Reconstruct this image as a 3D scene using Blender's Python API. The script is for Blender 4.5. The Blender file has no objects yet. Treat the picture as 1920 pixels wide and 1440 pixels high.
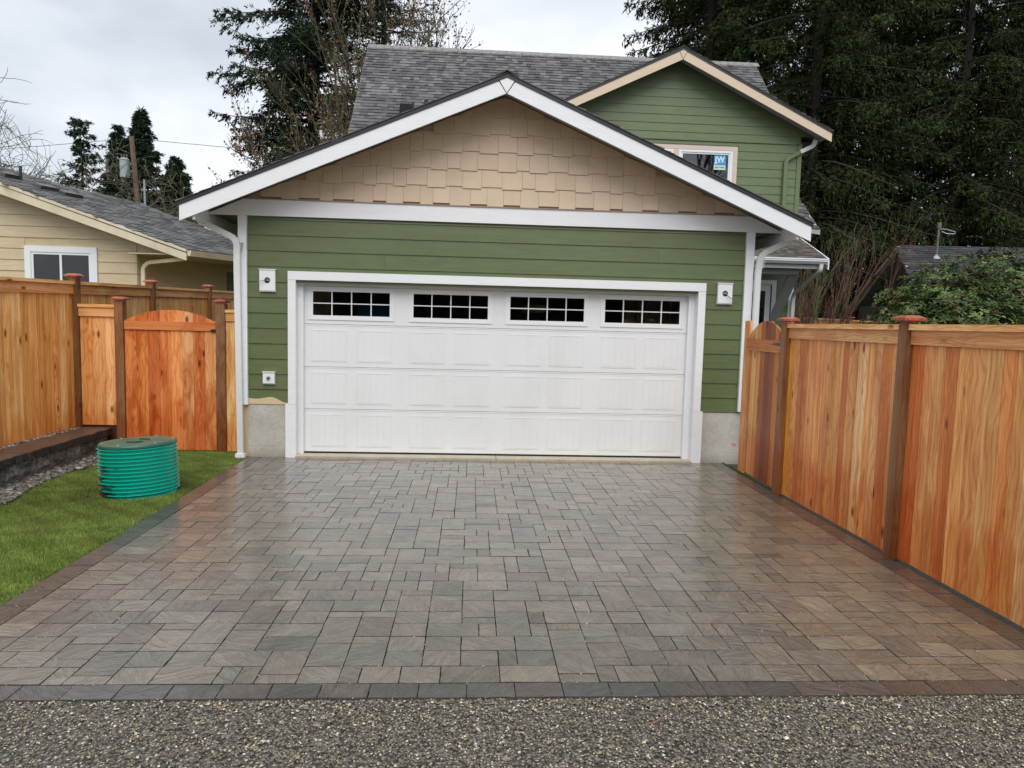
import bpy, math, random
import numpy as np
from mathutils import Matrix, Vector
rnd = random.Random(7)
C = bpy.context.scene.collection
S = bpy.context.scene
PI = math.pi

# ---------------------------------------------------------------- camera, sky, sun, exposure
cam_d = bpy.data.cameras.new('camera'); cam = bpy.data.objects.new('camera', cam_d); C.objects.link(cam)
cam_d.sensor_width = 36.0; cam_d.sensor_fit = 'HORIZONTAL'; cam_d.lens = 36.0*1311.6/1920
cam_d.clip_start = 0.05; cam_d.clip_end = 2000
def cam_matrix(loc, yaw, pitch, roll):
    cy, sy = math.cos(yaw), math.sin(yaw)
    F = Vector((-sy*math.cos(pitch), cy*math.cos(pitch), math.sin(pitch)))
    R = Vector((cy, sy, 0)); U = R.cross(F)
    c, s = math.cos(roll), math.sin(roll)
    X = c*R + s*U; Y = -s*R + c*U; Z = -F
    m = Matrix(((X.x, Y.x, Z.x, loc[0]), (X.y, Y.y, Z.y, loc[1]), (X.z, Y.z, Z.z, loc[2]), (0, 0, 0, 1)))
    return m
cam.matrix_world = cam_matrix((-0.344, -8.584, 1.699), math.radians(-3.427), math.radians(-4.962), math.radians(1.462))
S.camera = cam

SUN_EL, SUN_AZ = math.radians(52), math.radians(177)      # azimuth from +Y, clockwise
w = bpy.data.worlds.new('World'); S.world = w; w.use_nodes = True
nt = w.node_tree; nt.nodes.clear()
def N(nt, t, **k):
    n = nt.nodes.new(t)
    for a, b in k.items(): setattr(n, a, b)
    return n
sky = N(nt, 'ShaderNodeTexSky', sky_type='NISHITA'); sky.sun_disc = False
sky.sun_elevation = SUN_EL; sky.sun_rotation = SUN_AZ
b1 = N(nt, 'ShaderNodeBackground'); b1.inputs[1].default_value = 0.08
nt.links.new(sky.outputs[0], b1.inputs[0])
tc = N(nt, 'ShaderNodeTexCoord'); mp = N(nt, 'ShaderNodeMapping'); mp.inputs['Scale'].default_value = (1, 1, 2.2)
nt.links.new(tc.outputs['Generated'], mp.inputs[0])
nz = N(nt, 'ShaderNodeTexNoise'); nz.inputs['Scale'].default_value = 2.3; nz.inputs['Detail'].default_value = 5; nz.inputs['Roughness'].default_value = .5
nt.links.new(mp.outputs[0], nz.inputs[0])
cr = N(nt, 'ShaderNodeValToRGB')
cr.color_ramp.elements[0].position = .36; cr.color_ramp.elements[0].color = (.49, .545, .595, 1)
cr.color_ramp.elements[1].position = .62; cr.color_ramp.elements[1].color = (.82, .845, .91, 1)
nt.links.new(nz.outputs[0], cr.inputs[0])
b2 = N(nt, 'ShaderNodeBackground'); b2.inputs[1].default_value = 0.85
nt.links.new(cr.outputs[0], b2.inputs[0])
mx = N(nt, 'ShaderNodeMixShader'); mx.inputs[0].default_value = .93
nt.links.new(b1.outputs[0], mx.inputs[1]); nt.links.new(b2.outputs[0], mx.inputs[2])
wo = N(nt, 'ShaderNodeOutputWorld'); nt.links.new(mx.outputs[0], wo.inputs[0])
sl = bpy.data.lights.new('sun', 'SUN'); sl.energy = 1.5; sl.angle = math.radians(50); sl.color = (1, .985, .96)
so = bpy.data.objects.new('sun', sl); C.objects.link(so)
sd = Vector((math.sin(SUN_AZ)*math.cos(SUN_EL), math.cos(SUN_AZ)*math.cos(SUN_EL), math.sin(SUN_EL)))
so.rotation_euler = (-sd).to_track_quat('-Z', 'Y').to_euler(); so.location = sd*30
vs = S.view_settings; vs.view_transform = 'Standard'; vs.look = 'None'; vs.gamma = 1; vs.exposure = 0.62; vs.use_curve_mapping = False
try:
    S.cycles.max_bounces = 6; S.cycles.transparent_max_bounces = 6
except Exception: pass

# ---------------------------------------------------------------- materials
def new_mat(name):
    m = bpy.data.materials.new(name); m.use_nodes = True
    t = m.node_tree; p = t.nodes['Principled BSDF']
    return m, t, p
def colsrc(t, src, col=None):
    if src == 'obj': return N(t, 'ShaderNodeObjectInfo').outputs['Color']
    if src == 'attr':
        a = N(t, 'ShaderNodeAttribute'); a.attribute_name = 'Col'; return a.outputs['Color']
    r = N(t, 'ShaderNodeRGB'); r.outputs[0].default_value = (*col, 1); return r.outputs[0]
def mulc(t, a, val, fac=1.0):
    m = N(t, 'ShaderNodeMix', data_type='RGBA', blend_type='MULTIPLY'); m.inputs[0].default_value = fac
    t.links.new(a, m.inputs[6]); t.links.new(val, m.inputs[7]); return m.outputs[2]
def mixc(t, fac, a, b):
    m = N(t, 'ShaderNodeMix', data_type='RGBA')
    if hasattr(fac, 'is_linked'): t.links.new(fac, m.inputs[0])
    else: m.inputs[0].default_value = fac
    for s, i in ((a, 6), (b, 7)):
        if isinstance(s, tuple): m.inputs[i].default_value = (*s, 1)
        else: t.links.new(s, m.inputs[i])
    return m.outputs[2]
def ramp(t, v, p0, c0, p1, c1):
    r = N(t, 'ShaderNodeValToRGB'); e = r.color_ramp.elements
    f = lambda c: (c, c, c, 1) if not isinstance(c, tuple) else (*c, 1)
    e[0].position = p0; e[0].color = f(c0); e[1].position = p1; e[1].color = f(c1)
    t.links.new(v, r.inputs[0]); return r.outputs[0]
def pos(t, scale=(1, 1, 1), randomize=False):
    g = N(t, 'ShaderNodeNewGeometry'); v = g.outputs['Position']
    if randomize:
        oi = N(t, 'ShaderNodeObjectInfo'); cx = N(t, 'ShaderNodeVectorMath', operation='SCALE'); cx.inputs[0].default_value = (37., 53., 71.)
        t.links.new(oi.outputs['Random'], cx.inputs['Scale'])
        ad = N(t, 'ShaderNodeVectorMath', operation='ADD'); t.links.new(v, ad.inputs[0]); t.links.new(cx.outputs[0], ad.inputs[1]); v = ad.outputs[0]
    m = N(t, 'ShaderNodeMapping'); m.inputs['Scale'].default_value = scale; t.links.new(v, m.inputs[0]); return m.outputs[0]
def noise(t, vec, sc, det=4, rough=.5, dist=0):
    n = N(t, 'ShaderNodeTexNoise'); n.inputs['Scale'].default_value = sc; n.inputs['Detail'].default_value = det
    n.inputs['Roughness'].default_value = rough; n.inputs['Distortion'].default_value = dist
    t.links.new(vec, n.inputs['Vector']); return n.outputs[0]
def bump(t, p, h, strength, dist):
    b = N(t, 'ShaderNodeBump'); b.inputs['Strength'].default_value = strength; b.inputs['Distance'].default_value = dist
    t.links.new(h, b.inputs['Height']); t.links.new(b.outputs[0], p.inputs['Normal']); return b
def paint(name, col, rough=.5, grain=(6, 6, 6), var=.08, bmp=.25, src=None, bd=.002, bscale=40, dirt=0.0):
    m, t, p = new_mat(name); c = colsrc(t, src, col)
    v = pos(t, grain, True)
    n = noise(t, v, 1.2, 5, .6); c = mulc(t, c, ramp(t, n, .3, 1-var, .7, 1.0))
    if dirt:
        d = noise(t, pos(t, (1.2, 1.2, .5)), 1.5, 6, .65); c = mulc(t, c, ramp(t, d, .35, (1-dirt, 1-dirt*1.05, 1-dirt*1.15), .6, 1.0))
    t.links.new(c, p.inputs['Base Color']); p.inputs['Roughness'].default_value = rough
    bump(t, p, noise(t, v, bscale/6, 5, .6), bmp, bd)
    return m
def wood(name, src='obj', rough=.5, wet=True, blot=.62, horiz=False):
    m, t, p = new_mat(name); c = colsrc(t, src)
    v = pos(t, (1, 1, 1), True)
    if horiz:      # rails: the grain runs level, so swap the axes before anything else
        sx_ = N(t, 'ShaderNodeSeparateXYZ'); t.links.new(v, sx_.inputs[0]); cb = N(t, 'ShaderNodeCombineXYZ')
        ad_ = N(t, 'ShaderNodeMath', operation='ADD'); t.links.new(sx_.outputs[0], ad_.inputs[0]); t.links.new(sx_.outputs[1], ad_.inputs[1])
        t.links.new(sx_.outputs[2], cb.inputs[0]); t.links.new(ad_.outputs[0], cb.inputs[2]); v = cb.outputs[0]
    def mapped(sc):
        n_ = N(t, 'ShaderNodeMapping'); n_.inputs['Scale'].default_value = sc; t.links.new(v, n_.inputs[0]); return n_.outputs[0]
    g1 = noise(t, mapped((20, 20, .55)), 1, 4, .55, .35)
    g2 = noise(t, mapped((150, 150, 4)), 1, 3, .6)
    kn = N(t, 'ShaderNodeTexVoronoi'); kn.inputs['Scale'].default_value = 1; t.links.new(mapped((6.5, 6.5, 2.7)), kn.inputs['Vector'])
    kd = kn.outputs['Distance']
    c = mulc(t, c, ramp(t, g1, .34, (.84, .66, .50), .58, (1.12, 1.13, 1.12)), .85)
    c = mulc(t, c, ramp(t, g2, .3, (.86, .80, .74), .65, 1.04), .8)
    w = N(t, 'ShaderNodeTexWave', wave_type='RINGS', rings_direction='Z'); w.inputs['Scale'].default_value = 1.0
    w.inputs['Distortion'].default_value = 3.6; w.inputs['Detail'].default_value = 2; w.inputs['Detail Scale'].default_value = .6
    ph = N(t, 'ShaderNodeMath', operation='MULTIPLY'); ph.inputs[1].default_value = 16; t.links.new(kd, ph.inputs[0]); t.links.new(ph.outputs[0], w.inputs['Phase Offset'])
    t.links.new(mapped((13, 13, .55)), w.inputs['Vector'])
    c = mulc(t, c, ramp(t, w.outputs[1], .05, (.80, .68, .58), .38, 1.0), .75)
    c = mulc(t, c, ramp(t, kd, .07, (.26, .12, .07), .17, 1.0), .95)
    bl = noise(t, pos(t, (4.5, 4.5, 1.3) if not horiz else (1.5, 1.5, 5), True), 1, 5, .68, .8)
    c = mulc(t, c, ramp(t, bl, .42, (.80, .58, .42), .54, (1.05, 1.05, 1.05)), blot)
    if wet:
        g = N(t, 'ShaderNodeNewGeometry'); sx = N(t, 'ShaderNodeSeparateXYZ'); t.links.new(g.outputs['Position'], sx.inputs[0])
        nn = noise(t, pos(t, (9, 9, .8), True), 1, 3, .6)
        ma = N(t, 'ShaderNodeMath', operation='MULTIPLY_ADD'); ma.inputs[1].default_value = 1.1; t.links.new(nn, ma.inputs[0])
        sb = N(t, 'ShaderNodeMath', operation='SUBTRACT'); t.links.new(sx.outputs[2], sb.inputs[0]); ma.inputs[2].default_value = -.15
        t.links.new(ma.outputs[0], sb.inputs[1])
        c = mulc(t, c, ramp(t, sb.outputs[0], -.02, (.84, .60, .42), .16, 1.0), .8)
    t.links.new(c, p.inputs['Base Color'])
    t.links.new(ramp(t, bl, .3, rough-.12, .7, rough+.12), p.inputs['Roughness'])
    p.inputs['Specular IOR Level'].default_value = .35
    bump(t, p, g2, .3, .002)
    return m
M = {}
M['white_trim'] = paint('white_trim', (.83, .83, .84), .45, (3, 3, 12), .06, .5, bd=.004, bscale=60)
M['door_white'] = paint('door_white', (.80, .805, .80), .38, (2, 2, 2), .03, .08, dirt=.05)
M['vinyl_white'] = paint('vinyl_white', (.82, .83, .84), .3, (2, 2, 2), .03, .05)
M['gutter_white'] = paint('gutter_white', (.76, .77, .75), .3, (2, 2, 2), .06, .05, dirt=.12)
M['gray_beam'] = paint('gray_beam', (.42, .44, .42), .5, (3, 3, 3), .08, .3)
M['beige_trim'] = paint('beige_trim', (.70, .55, .40), .5, (3, 3, 12), .08, .4)
M['mullion'] = paint('mullion', (.66, .53, .46), .5, (3, 3, 12), .08, .4)
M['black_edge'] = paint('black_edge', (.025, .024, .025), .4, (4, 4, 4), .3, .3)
M['black'] = paint('black', (.012, .012, .013), .4)
M['dark_metal'] = paint('dark_metal', (.03, .03, .033), .35)
M['gray_metal'] = paint('gray_metal', (.13, .135, .14), .35)
M['galvanized'] = paint('galvanized', (.42, .46, .48), .4, (5, 5, 5), .15, .1)
M['cream_trim'] = paint('cream_trim', (.74, .64, .46), .5, (3, 3, 6), .08, .3, dirt=.18)
M['soffit'] = paint('soffit', (.42, .42, .40), .7)
M['interior'] = paint('interior', (.42, .28, .17), .8, (3, 3, 1), .4)
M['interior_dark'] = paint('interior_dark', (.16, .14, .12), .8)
M['plastic_blue'] = paint('plastic_blue', (.03, .13, .30), .4)
M['plastic_orange'] = paint('plastic_orange', (.8, .12, .02), .4)
M['paint_smear'] = paint('paint_smear', (.72, .30, .19), .7, (20, 20, 20), .35); M['plastic_yellow'] = paint('plastic_yellow', (.55, .42, .12), .5)
M['sticker_blue'] = paint('sticker_blue', (.02, .30, .62), .35, var=.02, bmp=0)
M['sticker_pale'] = paint('sticker_pale', (.62, .74, .60), .4, var=.02, bmp=0)
M['ink_white'] = paint('ink_white', (.85, .88, .9), .4, var=0, bmp=0)
M['ink_dark'] = paint('ink_dark', (.08, .12, .08), .4, var=0, bmp=0)
M['wood'] = wood('wood'); M['wood_gate'] = wood('wood_gate', blot=1.0); M['wood_rail'] = wood('wood_rail', wet=False, horiz=True); M['wood_cap'] = wood('wood_cap', rough=.35, wet=False, blot=.3)

def siding(name, col, patch=None):
    m, t, p = new_mat(name); c = colsrc(t, None, col)
    v = pos(t, (1.5, 1.5, 14), True)
    n = noise(t, v, 2, 5, .6); c = mulc(t, c, ramp(t, n, .3, .86, .7, 1.06))
    c = mulc(t, c, ramp(t, noise(t, pos(t, (.8, .8, .8)), 1.3, 4, .6), .35, (.9, .9, .88), .65, 1.04))
    if patch:
        g = N(t, 'ShaderNodeNewGeometry'); sx = N(t, 'ShaderNodeSeparateXYZ'); t.links.new(g.outputs['Position'], sx.inputs[0])
        nn = noise(t, pos(t, (3.2, 1, 1)), 1.0, 0, .5)
        ma = N(t, 'ShaderNodeMath', operation='MULTIPLY_ADD'); ma.inputs[1].default_value = .22; ma.inputs[2].default_value = patch[0]-.11
        t.links.new(nn, ma.inputs[0])
        lt = N(t, 'ShaderNodeMath', operation='LESS_THAN'); t.links.new(sx.outputs[2], lt.inputs[0]); t.links.new(ma.outputs[0], lt.inputs[1])
        lx = N(t, 'ShaderNodeMath', operation='LESS_THAN'); t.links.new(sx.outputs[0], lx.inputs[0]); lx.inputs[1].default_value = patch[1]
        mm = N(t, 'ShaderNodeMath', operation='MULTIPLY'); t.links.new(lt.outputs[0], mm.inputs[0]); t.links.new(lx.outputs[0], mm.inputs[1])
        c = mixc(t, mm.outputs[0], c, (.60, .47, .28))
    t.links.new(c, p.inputs['Base Color']); p.inputs['Roughness'].default_value = .42
    bump(t, p, noise(t, pos(t, (9, 9, 60), True), 1, 4, .6), .18, .002)
    return m
M['siding_green'] = siding('siding_green', (.118, .150, .058), (.69, -2.5))
M['siding_house'] = siding('siding_house', (.140, .180, .082))
M['green_trim'] = paint('green_trim', (.140, .180, .082), .45, (3, 3, 12), .08, .3)
M['siding_cream'] = siding('siding_cream', (.64, .51, .32))
M['shake_tan'] = paint('shake_tan', (.49, .36, .245), .55, (3, 3, 3), .1, .5, src='obj', bscale=40)

def concrete(name, col):
    m, t, p = new_mat(name); c = colsrc(t, None, col); v = pos(t)
    c = mulc(t, c, ramp(t, noise(t, v, 3, 6, .7), .30, (.80, .79, .75), .66, (1.08, 1.08, 1.06)))
    c = mulc(t, c, ramp(t, noise(t, v, 60, 4, .7), .38, .7, .5, 1.0), .6)
    vo = N(t, 'ShaderNodeTexVoronoi'); vo.inputs['Scale'].default_value = 11; t.links.new(v, vo.inputs[0])
    c = mulc(t, c, ramp(t, vo.outputs[0], .04, .35, .075, 1.0), .7)
    sx = N(t, 'ShaderNodeSeparateXYZ'); t.links.new(v, sx.inputs[0])
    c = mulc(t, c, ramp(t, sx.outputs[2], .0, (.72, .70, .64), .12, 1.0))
    t.links.new(c, p.inputs['Base Color']); p.inputs['Roughness'].default_value = .75
    bump(t, p, noise(t, v, 18, 6, .7), .6, .01); return m
M['concrete'] = concrete('concrete', (.50, .47, .42))
M['threshold'] = concrete('threshold', (.62, .57, .48))

def roofmat(name, src='attr', col=None):
    m, t, p = new_mat(name); c = colsrc(t, src, col); v = pos(t)
    c = mulc(t, c, ramp(t, noise(t, v, 90, 3, .7), .3, .7, .7, 1.15))
    c = mulc(t, c, ramp(t, noise(t, v, 1.1, 4, .6), .35, .88, .65, 1.08))
    t.links.new(c, p.inputs['Base Color']); p.inputs['Roughness'].default_value = .6; p.inputs['Specular IOR Level'].default_value = .4
    bump(t, p, noise(t, v, 140, 2, .6), .5, .004); return m
M['asphalt_shingle'] = roofmat('asphalt_shingle')

def stonemat(name, src, rough, wet, bs, bstr, bdist, stretch=(1, 1, 1), lo=.66, hi=1.18):
    m, t, p = new_mat(name); c = colsrc(t, src); v = pos(t, stretch, src == 'obj')
    c = mulc(t, c, ramp(t, noise(t, v, bs*.5, 5, .65), .35, lo, .65, hi))
    t.links.new(c, p.inputs['Base Color']); p.inputs['Roughness'].default_value = rough
    if wet: p.inputs['Coat Weight'].default_value = wet; p.inputs['Coat Roughness'].default_value = .15
    bump(t, p, noise(t, v, bs, 6, .62), bstr, bdist); return m
M['gravel_stone'] = stonemat('gravel_stone', 'attr', .4, .25, 300, .3, .002)
M['river_stone'] = stonemat('river_stone', 'attr', .42, .3, 90, .25, .003)
M['wall_block'] = stonemat('wall_block', 'obj', .6, .1, 26, 1.0, .06, lo=.35, hi=1.9)
M['capstone'] = stonemat('capstone', 'obj', .5, .2, 60, .35, .004)
M['cap_face'] = stonemat('cap_face', 'obj', .6, .1, 22, 1.0, .03)

def pavermat(name, src):
    m, t, p = new_mat(name); c = colsrc(t, src); v = pos(t, (1, 1, 1), src == 'obj')
    if src == 'attr':      # pieces joined into one mesh: offset the texture by the piece's own number
        a = N(t, 'ShaderNodeAttribute'); a.attribute_name = 'Seed'
        ad = N(t, 'ShaderNodeVectorMath', operation='ADD'); t.links.new(v, ad.inputs[0]); t.links.new(a.outputs['Vector'], ad.inputs[1]); v = ad.outputs[0]
    rot = N(t, 'ShaderNodeVectorRotate', rotation_type='Z_AXIS')
    if src == 'obj':
        oi = N(t, 'ShaderNodeObjectInfo'); mu = N(t, 'ShaderNodeMath', operation='MULTIPLY'); mu.inputs[1].default_value = 6.28
        t.links.new(oi.outputs['Random'], mu.inputs[0]); t.links.new(mu.outputs[0], rot.inputs['Angle'])
    else: rot.inputs['Angle'].default_value = .3
    t.links.new(v, rot.inputs['Vector'])
    mp_ = N(t, 'ShaderNodeMapping'); mp_.inputs['Scale'].default_value = (5, 17, 5); t.links.new(rot.outputs[0], mp_.inputs[0])
    rip = noise(t, mp_.outputs[0], 1.0, 4, .5, 1.6)
    big = noise(t, v, 6, 4, .6)
    fine = noise(t, v, 230, 2, .6)
    c = mulc(t, c, ramp(t, big, .32, (.80, .82, .83), .68, (1.14, 1.11, 1.07)))
    c = mulc(t, c, ramp(t, rip, .35, .84, .65, 1.10))
    c = mulc(t, c, ramp(t, fine, .3, .80, .7, 1.15))
    t.links.new(c, p.inputs['Base Color'])
    t.links.new(ramp(t, noise(t, v, 3.1, 4, .6), .35, .26, .65, .46), p.inputs['Roughness'])
    p.inputs['Specular IOR Level'].default_value = .62
    p.inputs['Coat Weight'].default_value = .9; p.inputs['Coat Roughness'].default_value = .21; p.inputs['Coat IOR'].default_value = 1.35
    m2_ = N(t, 'ShaderNodeMapping'); m2_.inputs['Scale'].default_value = (11, 38, 11); t.links.new(rot.outputs[0], m2_.inputs[0])
    rip2 = noise(t, m2_.outputs[0], 1.0, 3, .5, 1.2)
    h0 = N(t, 'ShaderNodeMath', operation='MULTIPLY_ADD'); t.links.new(rip2, h0.inputs[0]); h0.inputs[1].default_value = .35; t.links.new(rip, h0.inputs[2])
    h = N(t, 'ShaderNodeMath', operation='MULTIPLY_ADD'); t.links.new(fine, h.inputs[0]); h.inputs[1].default_value = .05; t.links.new(h0.outputs[0], h.inputs[2])
    bump(t, p, h.outputs[0], .9, .030); return m
M['paver'] = pavermat('paver', 'obj'); M['paver_far'] = pavermat('paver_far', 'attr')

def leafmat(name, src='attr', rough=.5, spec=.4, col=None, trans=0):
    m, t, p = new_mat(name); c = colsrc(t, src, col)
    c = mulc(t, c, ramp(t, noise(t, pos(t), .8, 3, .5), .35, .8, .65, 1.2))
    t.links.new(c, p.inputs['Base Color']); p.inputs['Roughness'].default_value = rough; p.inputs['Specular IOR Level'].default_value = spec
    return m
M['needles'] = leafmat('needles', rough=.75, spec=.12)
M['leaves'] = leafmat('leaves', rough=.4, spec=.35)
M['dry_leaves'] = leafmat('dry_leaves', rough=.6)
M['grass'] = leafmat('grass', rough=.5, spec=.3)
M['moss'] = leafmat('moss', rough=.7)
def bark(name, col, lichen=None):
    m, t, p = new_mat(name); c = colsrc(t, None, col); v = pos(t, (8, 8, 2))
    c = mulc(t, c, ramp(t, noise(t, v, 2, 5, .65), .3, .5, .7, 1.25))
    if lichen: c = mixc(t, ramp(t, noise(t, pos(t), 3.5, 4, .6), .45, 0., .6, .85), c, lichen)
    t.links.new(c, p.inputs['Base Color']); p.inputs['Roughness'].default_value = .85
    bump(t, p, noise(t, v, 3, 5, .7), .6, .03); return m
M['bark'] = bark('bark', (.028, .021, .016)); M['bark_lichen'] = bark('bark_lichen', (.13, .10, .08), (.22, .25, .14))
M['bark_moss'] = bark('bark_moss', (.10, .075, .05), (.14, .15, .05)); M['bark_red'] = bark('bark_red', (.14, .055, .04)); M['pole_wood'] = bark('pole_wood', (.20, .12, .085))
def soil(name, col, sc=30, c2=None):
    m, t, p = new_mat(name); c = colsrc(t, None, col); v = pos(t)
    c = mulc(t, c, ramp(t, noise(t, v, sc, 6, .7), .3, .45, .7, 1.3))
    t.links.new(c, p.inputs['Base Color']); p.inputs['Roughness'].default_value = .9
    bump(t, p, noise(t, v, sc*1.5, 5, .7), .7, .01); return m
M['paver_edge'] = soil('paver_edge', (.07, .063, .053), 90); M['soil'] = soil('soil', (.045, .038, .03)); M['joint_sand'] = soil('joint_sand', (.035, .032, .028), 120)
M['turf'] = soil('turf', (.07, .12, .025), 22); M['far_ground'] = soil('far_ground', (.05, .07, .03), 2)
def gravelbase(name):
    m, t, p = new_mat(name); v = pos(t)
    vo = N(t, 'ShaderNodeTexVoronoi'); vo.inputs['Scale'].default_value = 75; t.links.new(v, vo.inputs[0])
    hs = N(t, 'ShaderNodeSeparateColor'); t.links.new(vo.outputs['Color'], hs.inputs[0])
    c = ramp(t, hs.outputs[0], .1, (.06, .055, .045), .95, (.34, .31, .24))
    c = mulc(t, c, ramp(t, vo.outputs['Distance'], .2, 1.0, .65, .25))
    t.links.new(c, p.inputs['Base Color']); p.inputs['Roughness'].default_value = .5
    bump(t, p, vo.outputs['Distance'], -.8, .01); return m
M['gravel_base'] = gravelbase('gravel_base')
def glass(name, tint=(.6, .65, .65), ior=1.5):
    m, t, p = new_mat(name); t.nodes.remove(p)
    tr = N(t, 'ShaderNodeBsdfTransparent'); tr.inputs[0].default_value = (*tint, 1)
    gl = N(t, 'ShaderNodeBsdfGlossy'); gl.inputs['Roughness'].default_value = .02
    fr = N(t, 'ShaderNodeFresnel'); fr.inputs[0].default_value = ior
    mxs = N(t, 'ShaderNodeMixShader'); t.links.new(fr.outputs[0], mxs.inputs[0]); t.links.new(tr.outputs[0], mxs.inputs[1]); t.links.new(gl.outputs[0], mxs.inputs[2])
    t.links.new(mxs.outputs[0], t.nodes['Material Output'].inputs[0]); return m
M['glass'] = glass('glass', (.85, .87, .85)); M['window_glass'] = glass('window_glass', (.35, .38, .4), 2.1)
def riser(name):
    m, t, p = new_mat(name); c = colsrc(t, None, (.0, .50, .37)); v = pos(t)
    g = N(t, 'ShaderNodeSeparateXYZ'); t.links.new(v, g.inputs[0])
    n = noise(t, pos(t, (3, 3, 14)), 1.5, 5, .7)
    a = N(t, 'ShaderNodeMath', operation='MULTIPLY_ADD'); t.links.new(g.outputs[2], a.inputs[0]); a.inputs[1].default_value = -.55; t.links.new(n, a.inputs[2])
    # soil splashed up from the lawn, thickest on the left side
    a2 = N(t, 'ShaderNodeMath', operation='MULTIPLY_ADD'); t.links.new(g.outputs[0], a2.inputs[0]); a2.inputs[1].default_value = -.35; t.links.new(a.outputs[0], a2.inputs[2])
    a3 = N(t, 'ShaderNodeMath', operation='SUBTRACT'); t.links.new(a2.outputs[0], a3.inputs[0]); a3.inputs[1].default_value = 1.1
    f = ramp(t, a3.outputs[0], .60, 0., .70, 1.)
    c = mixc(t, f, c, (.035, .03, .022))
    t.links.new(c, p.inputs['Base Color']); p.inputs['Roughness'].default_value = .35; return m
M['riser_green'] = riser('riser_green')
M['lid_green'] = paint('lid_green', (.04, .16, .115), .32, (4, 4, 4), .2, .2, dirt=.25)

# ---------------------------------------------------------------- mesh helpers
def tag(o, label=None, cat=None, group=None, kind=None):
    if label: o['label'] = label
    if cat: o['category'] = cat
    if group: o['group'] = group
    if kind: o['kind'] = kind
    return o
def empty(name, loc=(0, 0, 0), label=None, cat=None, group=None, kind=None):
    o = bpy.data.objects.new(name, None); C.objects.link(o); o.location = loc; o.empty_display_size = .1
    return tag(o, label, cat, group, kind)
def link(o, parent):
    C.objects.link(o)
    if parent is not None:
        o.parent = parent
        # parents are never rotated or scaled: their world offset is the sum of locations
        off = Vector((0, 0, 0)); q = parent
        while q is not None: off += q.location; q = q.parent
        o.location = o.location - off
    return o
class MB:
    def __init__(s): s.v = []; s.f = []
    def hexa(s, p):          # 8 points: bottom 0-3 ccw, top 4-7
        b = len(s.v); s.v += [tuple(q) for q in p]
        s.f += [(b+3, b+2, b+1, b), (b+4, b+5, b+6, b+7), (b, b+1, b+5, b+4), (b+1, b+2, b+6, b+5), (b+2, b+3, b+7, b+6), (b+3, b, b+4, b+7)]
        return s
    def box(s, x0, x1, y0, y1, z0, z1):
        return s.hexa([(x0, y0, z0), (x1, y0, z0), (x1, y1, z0), (x0, y1, z0), (x0, y0, z1), (x1, y0, z1), (x1, y1, z1), (x0, y1, z1)])
    def prism(s, poly, d):   # extrude polygon of 3d points along vector d
        b = len(s.v); n = len(poly); d = Vector(d)
        s.v += [tuple(q) for q in poly] + [tuple(Vector(q)+d) for q in poly]
        s.f.append(tuple(range(b+n-1, b-1, -1))); s.f.append(tuple(range(b+n, b+2*n)))
        for i in range(n):
            j = (i+1) % n; s.f.append((b+i, b+j, b+n+j, b+n+i))
        return s
    def tube(s, pts, rad, n=8, prof=None, cap=True):
        pts = [Vector(p) for p in pts]; b = len(s.v)
        if not isinstance(rad, (list, tuple)): rad = [rad]*len(pts)
        for i, p in enumerate(pts):
            t = (pts[min(i+1, len(pts)-1)]-pts[max(i-1, 0)]).normalized()
            ref = Vector((0, 1, 0)) if abs(t.y) < .9 else Vector((0, 0, 1))
            a = t.cross(ref).normalized(); c = a.cross(t).normalized()
            for k in range(n):
                if prof: u, w_ = prof[k]
                else: an = 2*PI*k/n; u, w_ = math.cos(an), math.sin(an)
                s.v.append(tuple(p+a*u*rad[i]+c*w_*rad[i]))
        for i in range(len(pts)-1):
            for k in range(n):
                k2 = (k+1) % n; s.f.append((b+i*n+k, b+i*n+k2, b+(i+1)*n+k2, b+(i+1)*n+k))
        if cap:
            s.f.append(tuple(range(b+n-1, b-1, -1))); e = b+(len(pts)-1)*n; s.f.append(tuple(range(e, e+n)))
        return s
    def lathe(s, prof, c=(0, 0, 0), n=32):   # prof: (r, z)
        b = len(s.v)
        for r, z in prof:
            for k in range(n): a = 2*PI*k/n; s.v.append((c[0]+r*math.cos(a), c[1]+r*math.sin(a), c[2]+z))
        for i in range(len(prof)-1):
            for k in range(n):
                k2 = (k+1) % n; s.f.append((b+i*n+k, b+i*n+k2, b+(i+1)*n+k2, b+(i+1)*n+k))
        return s
    def build(s, name, mat, parent=None, color=None, smooth=False, label=None):
        me = bpy.data.meshes.new(name); me.from_pydata(s.v, [], s.f); me.update()
        if smooth: me.polygons.foreach_set('use_smooth', [True]*len(me.polygons))
        me.materials.append(M[mat] if isinstance(mat, str) else mat)
        o = bpy.data.objects.new(name, me)
        if color: o.color = (*color, 1)
        if label: o['label'] = label
        return link(o, parent)
def box(name, mat, parent, x0, x1, y0, y1, z0, z1, **k): return MB().box(x0, x1, y0, y1, z0, z1).build(name, mat, parent, **k)
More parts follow.
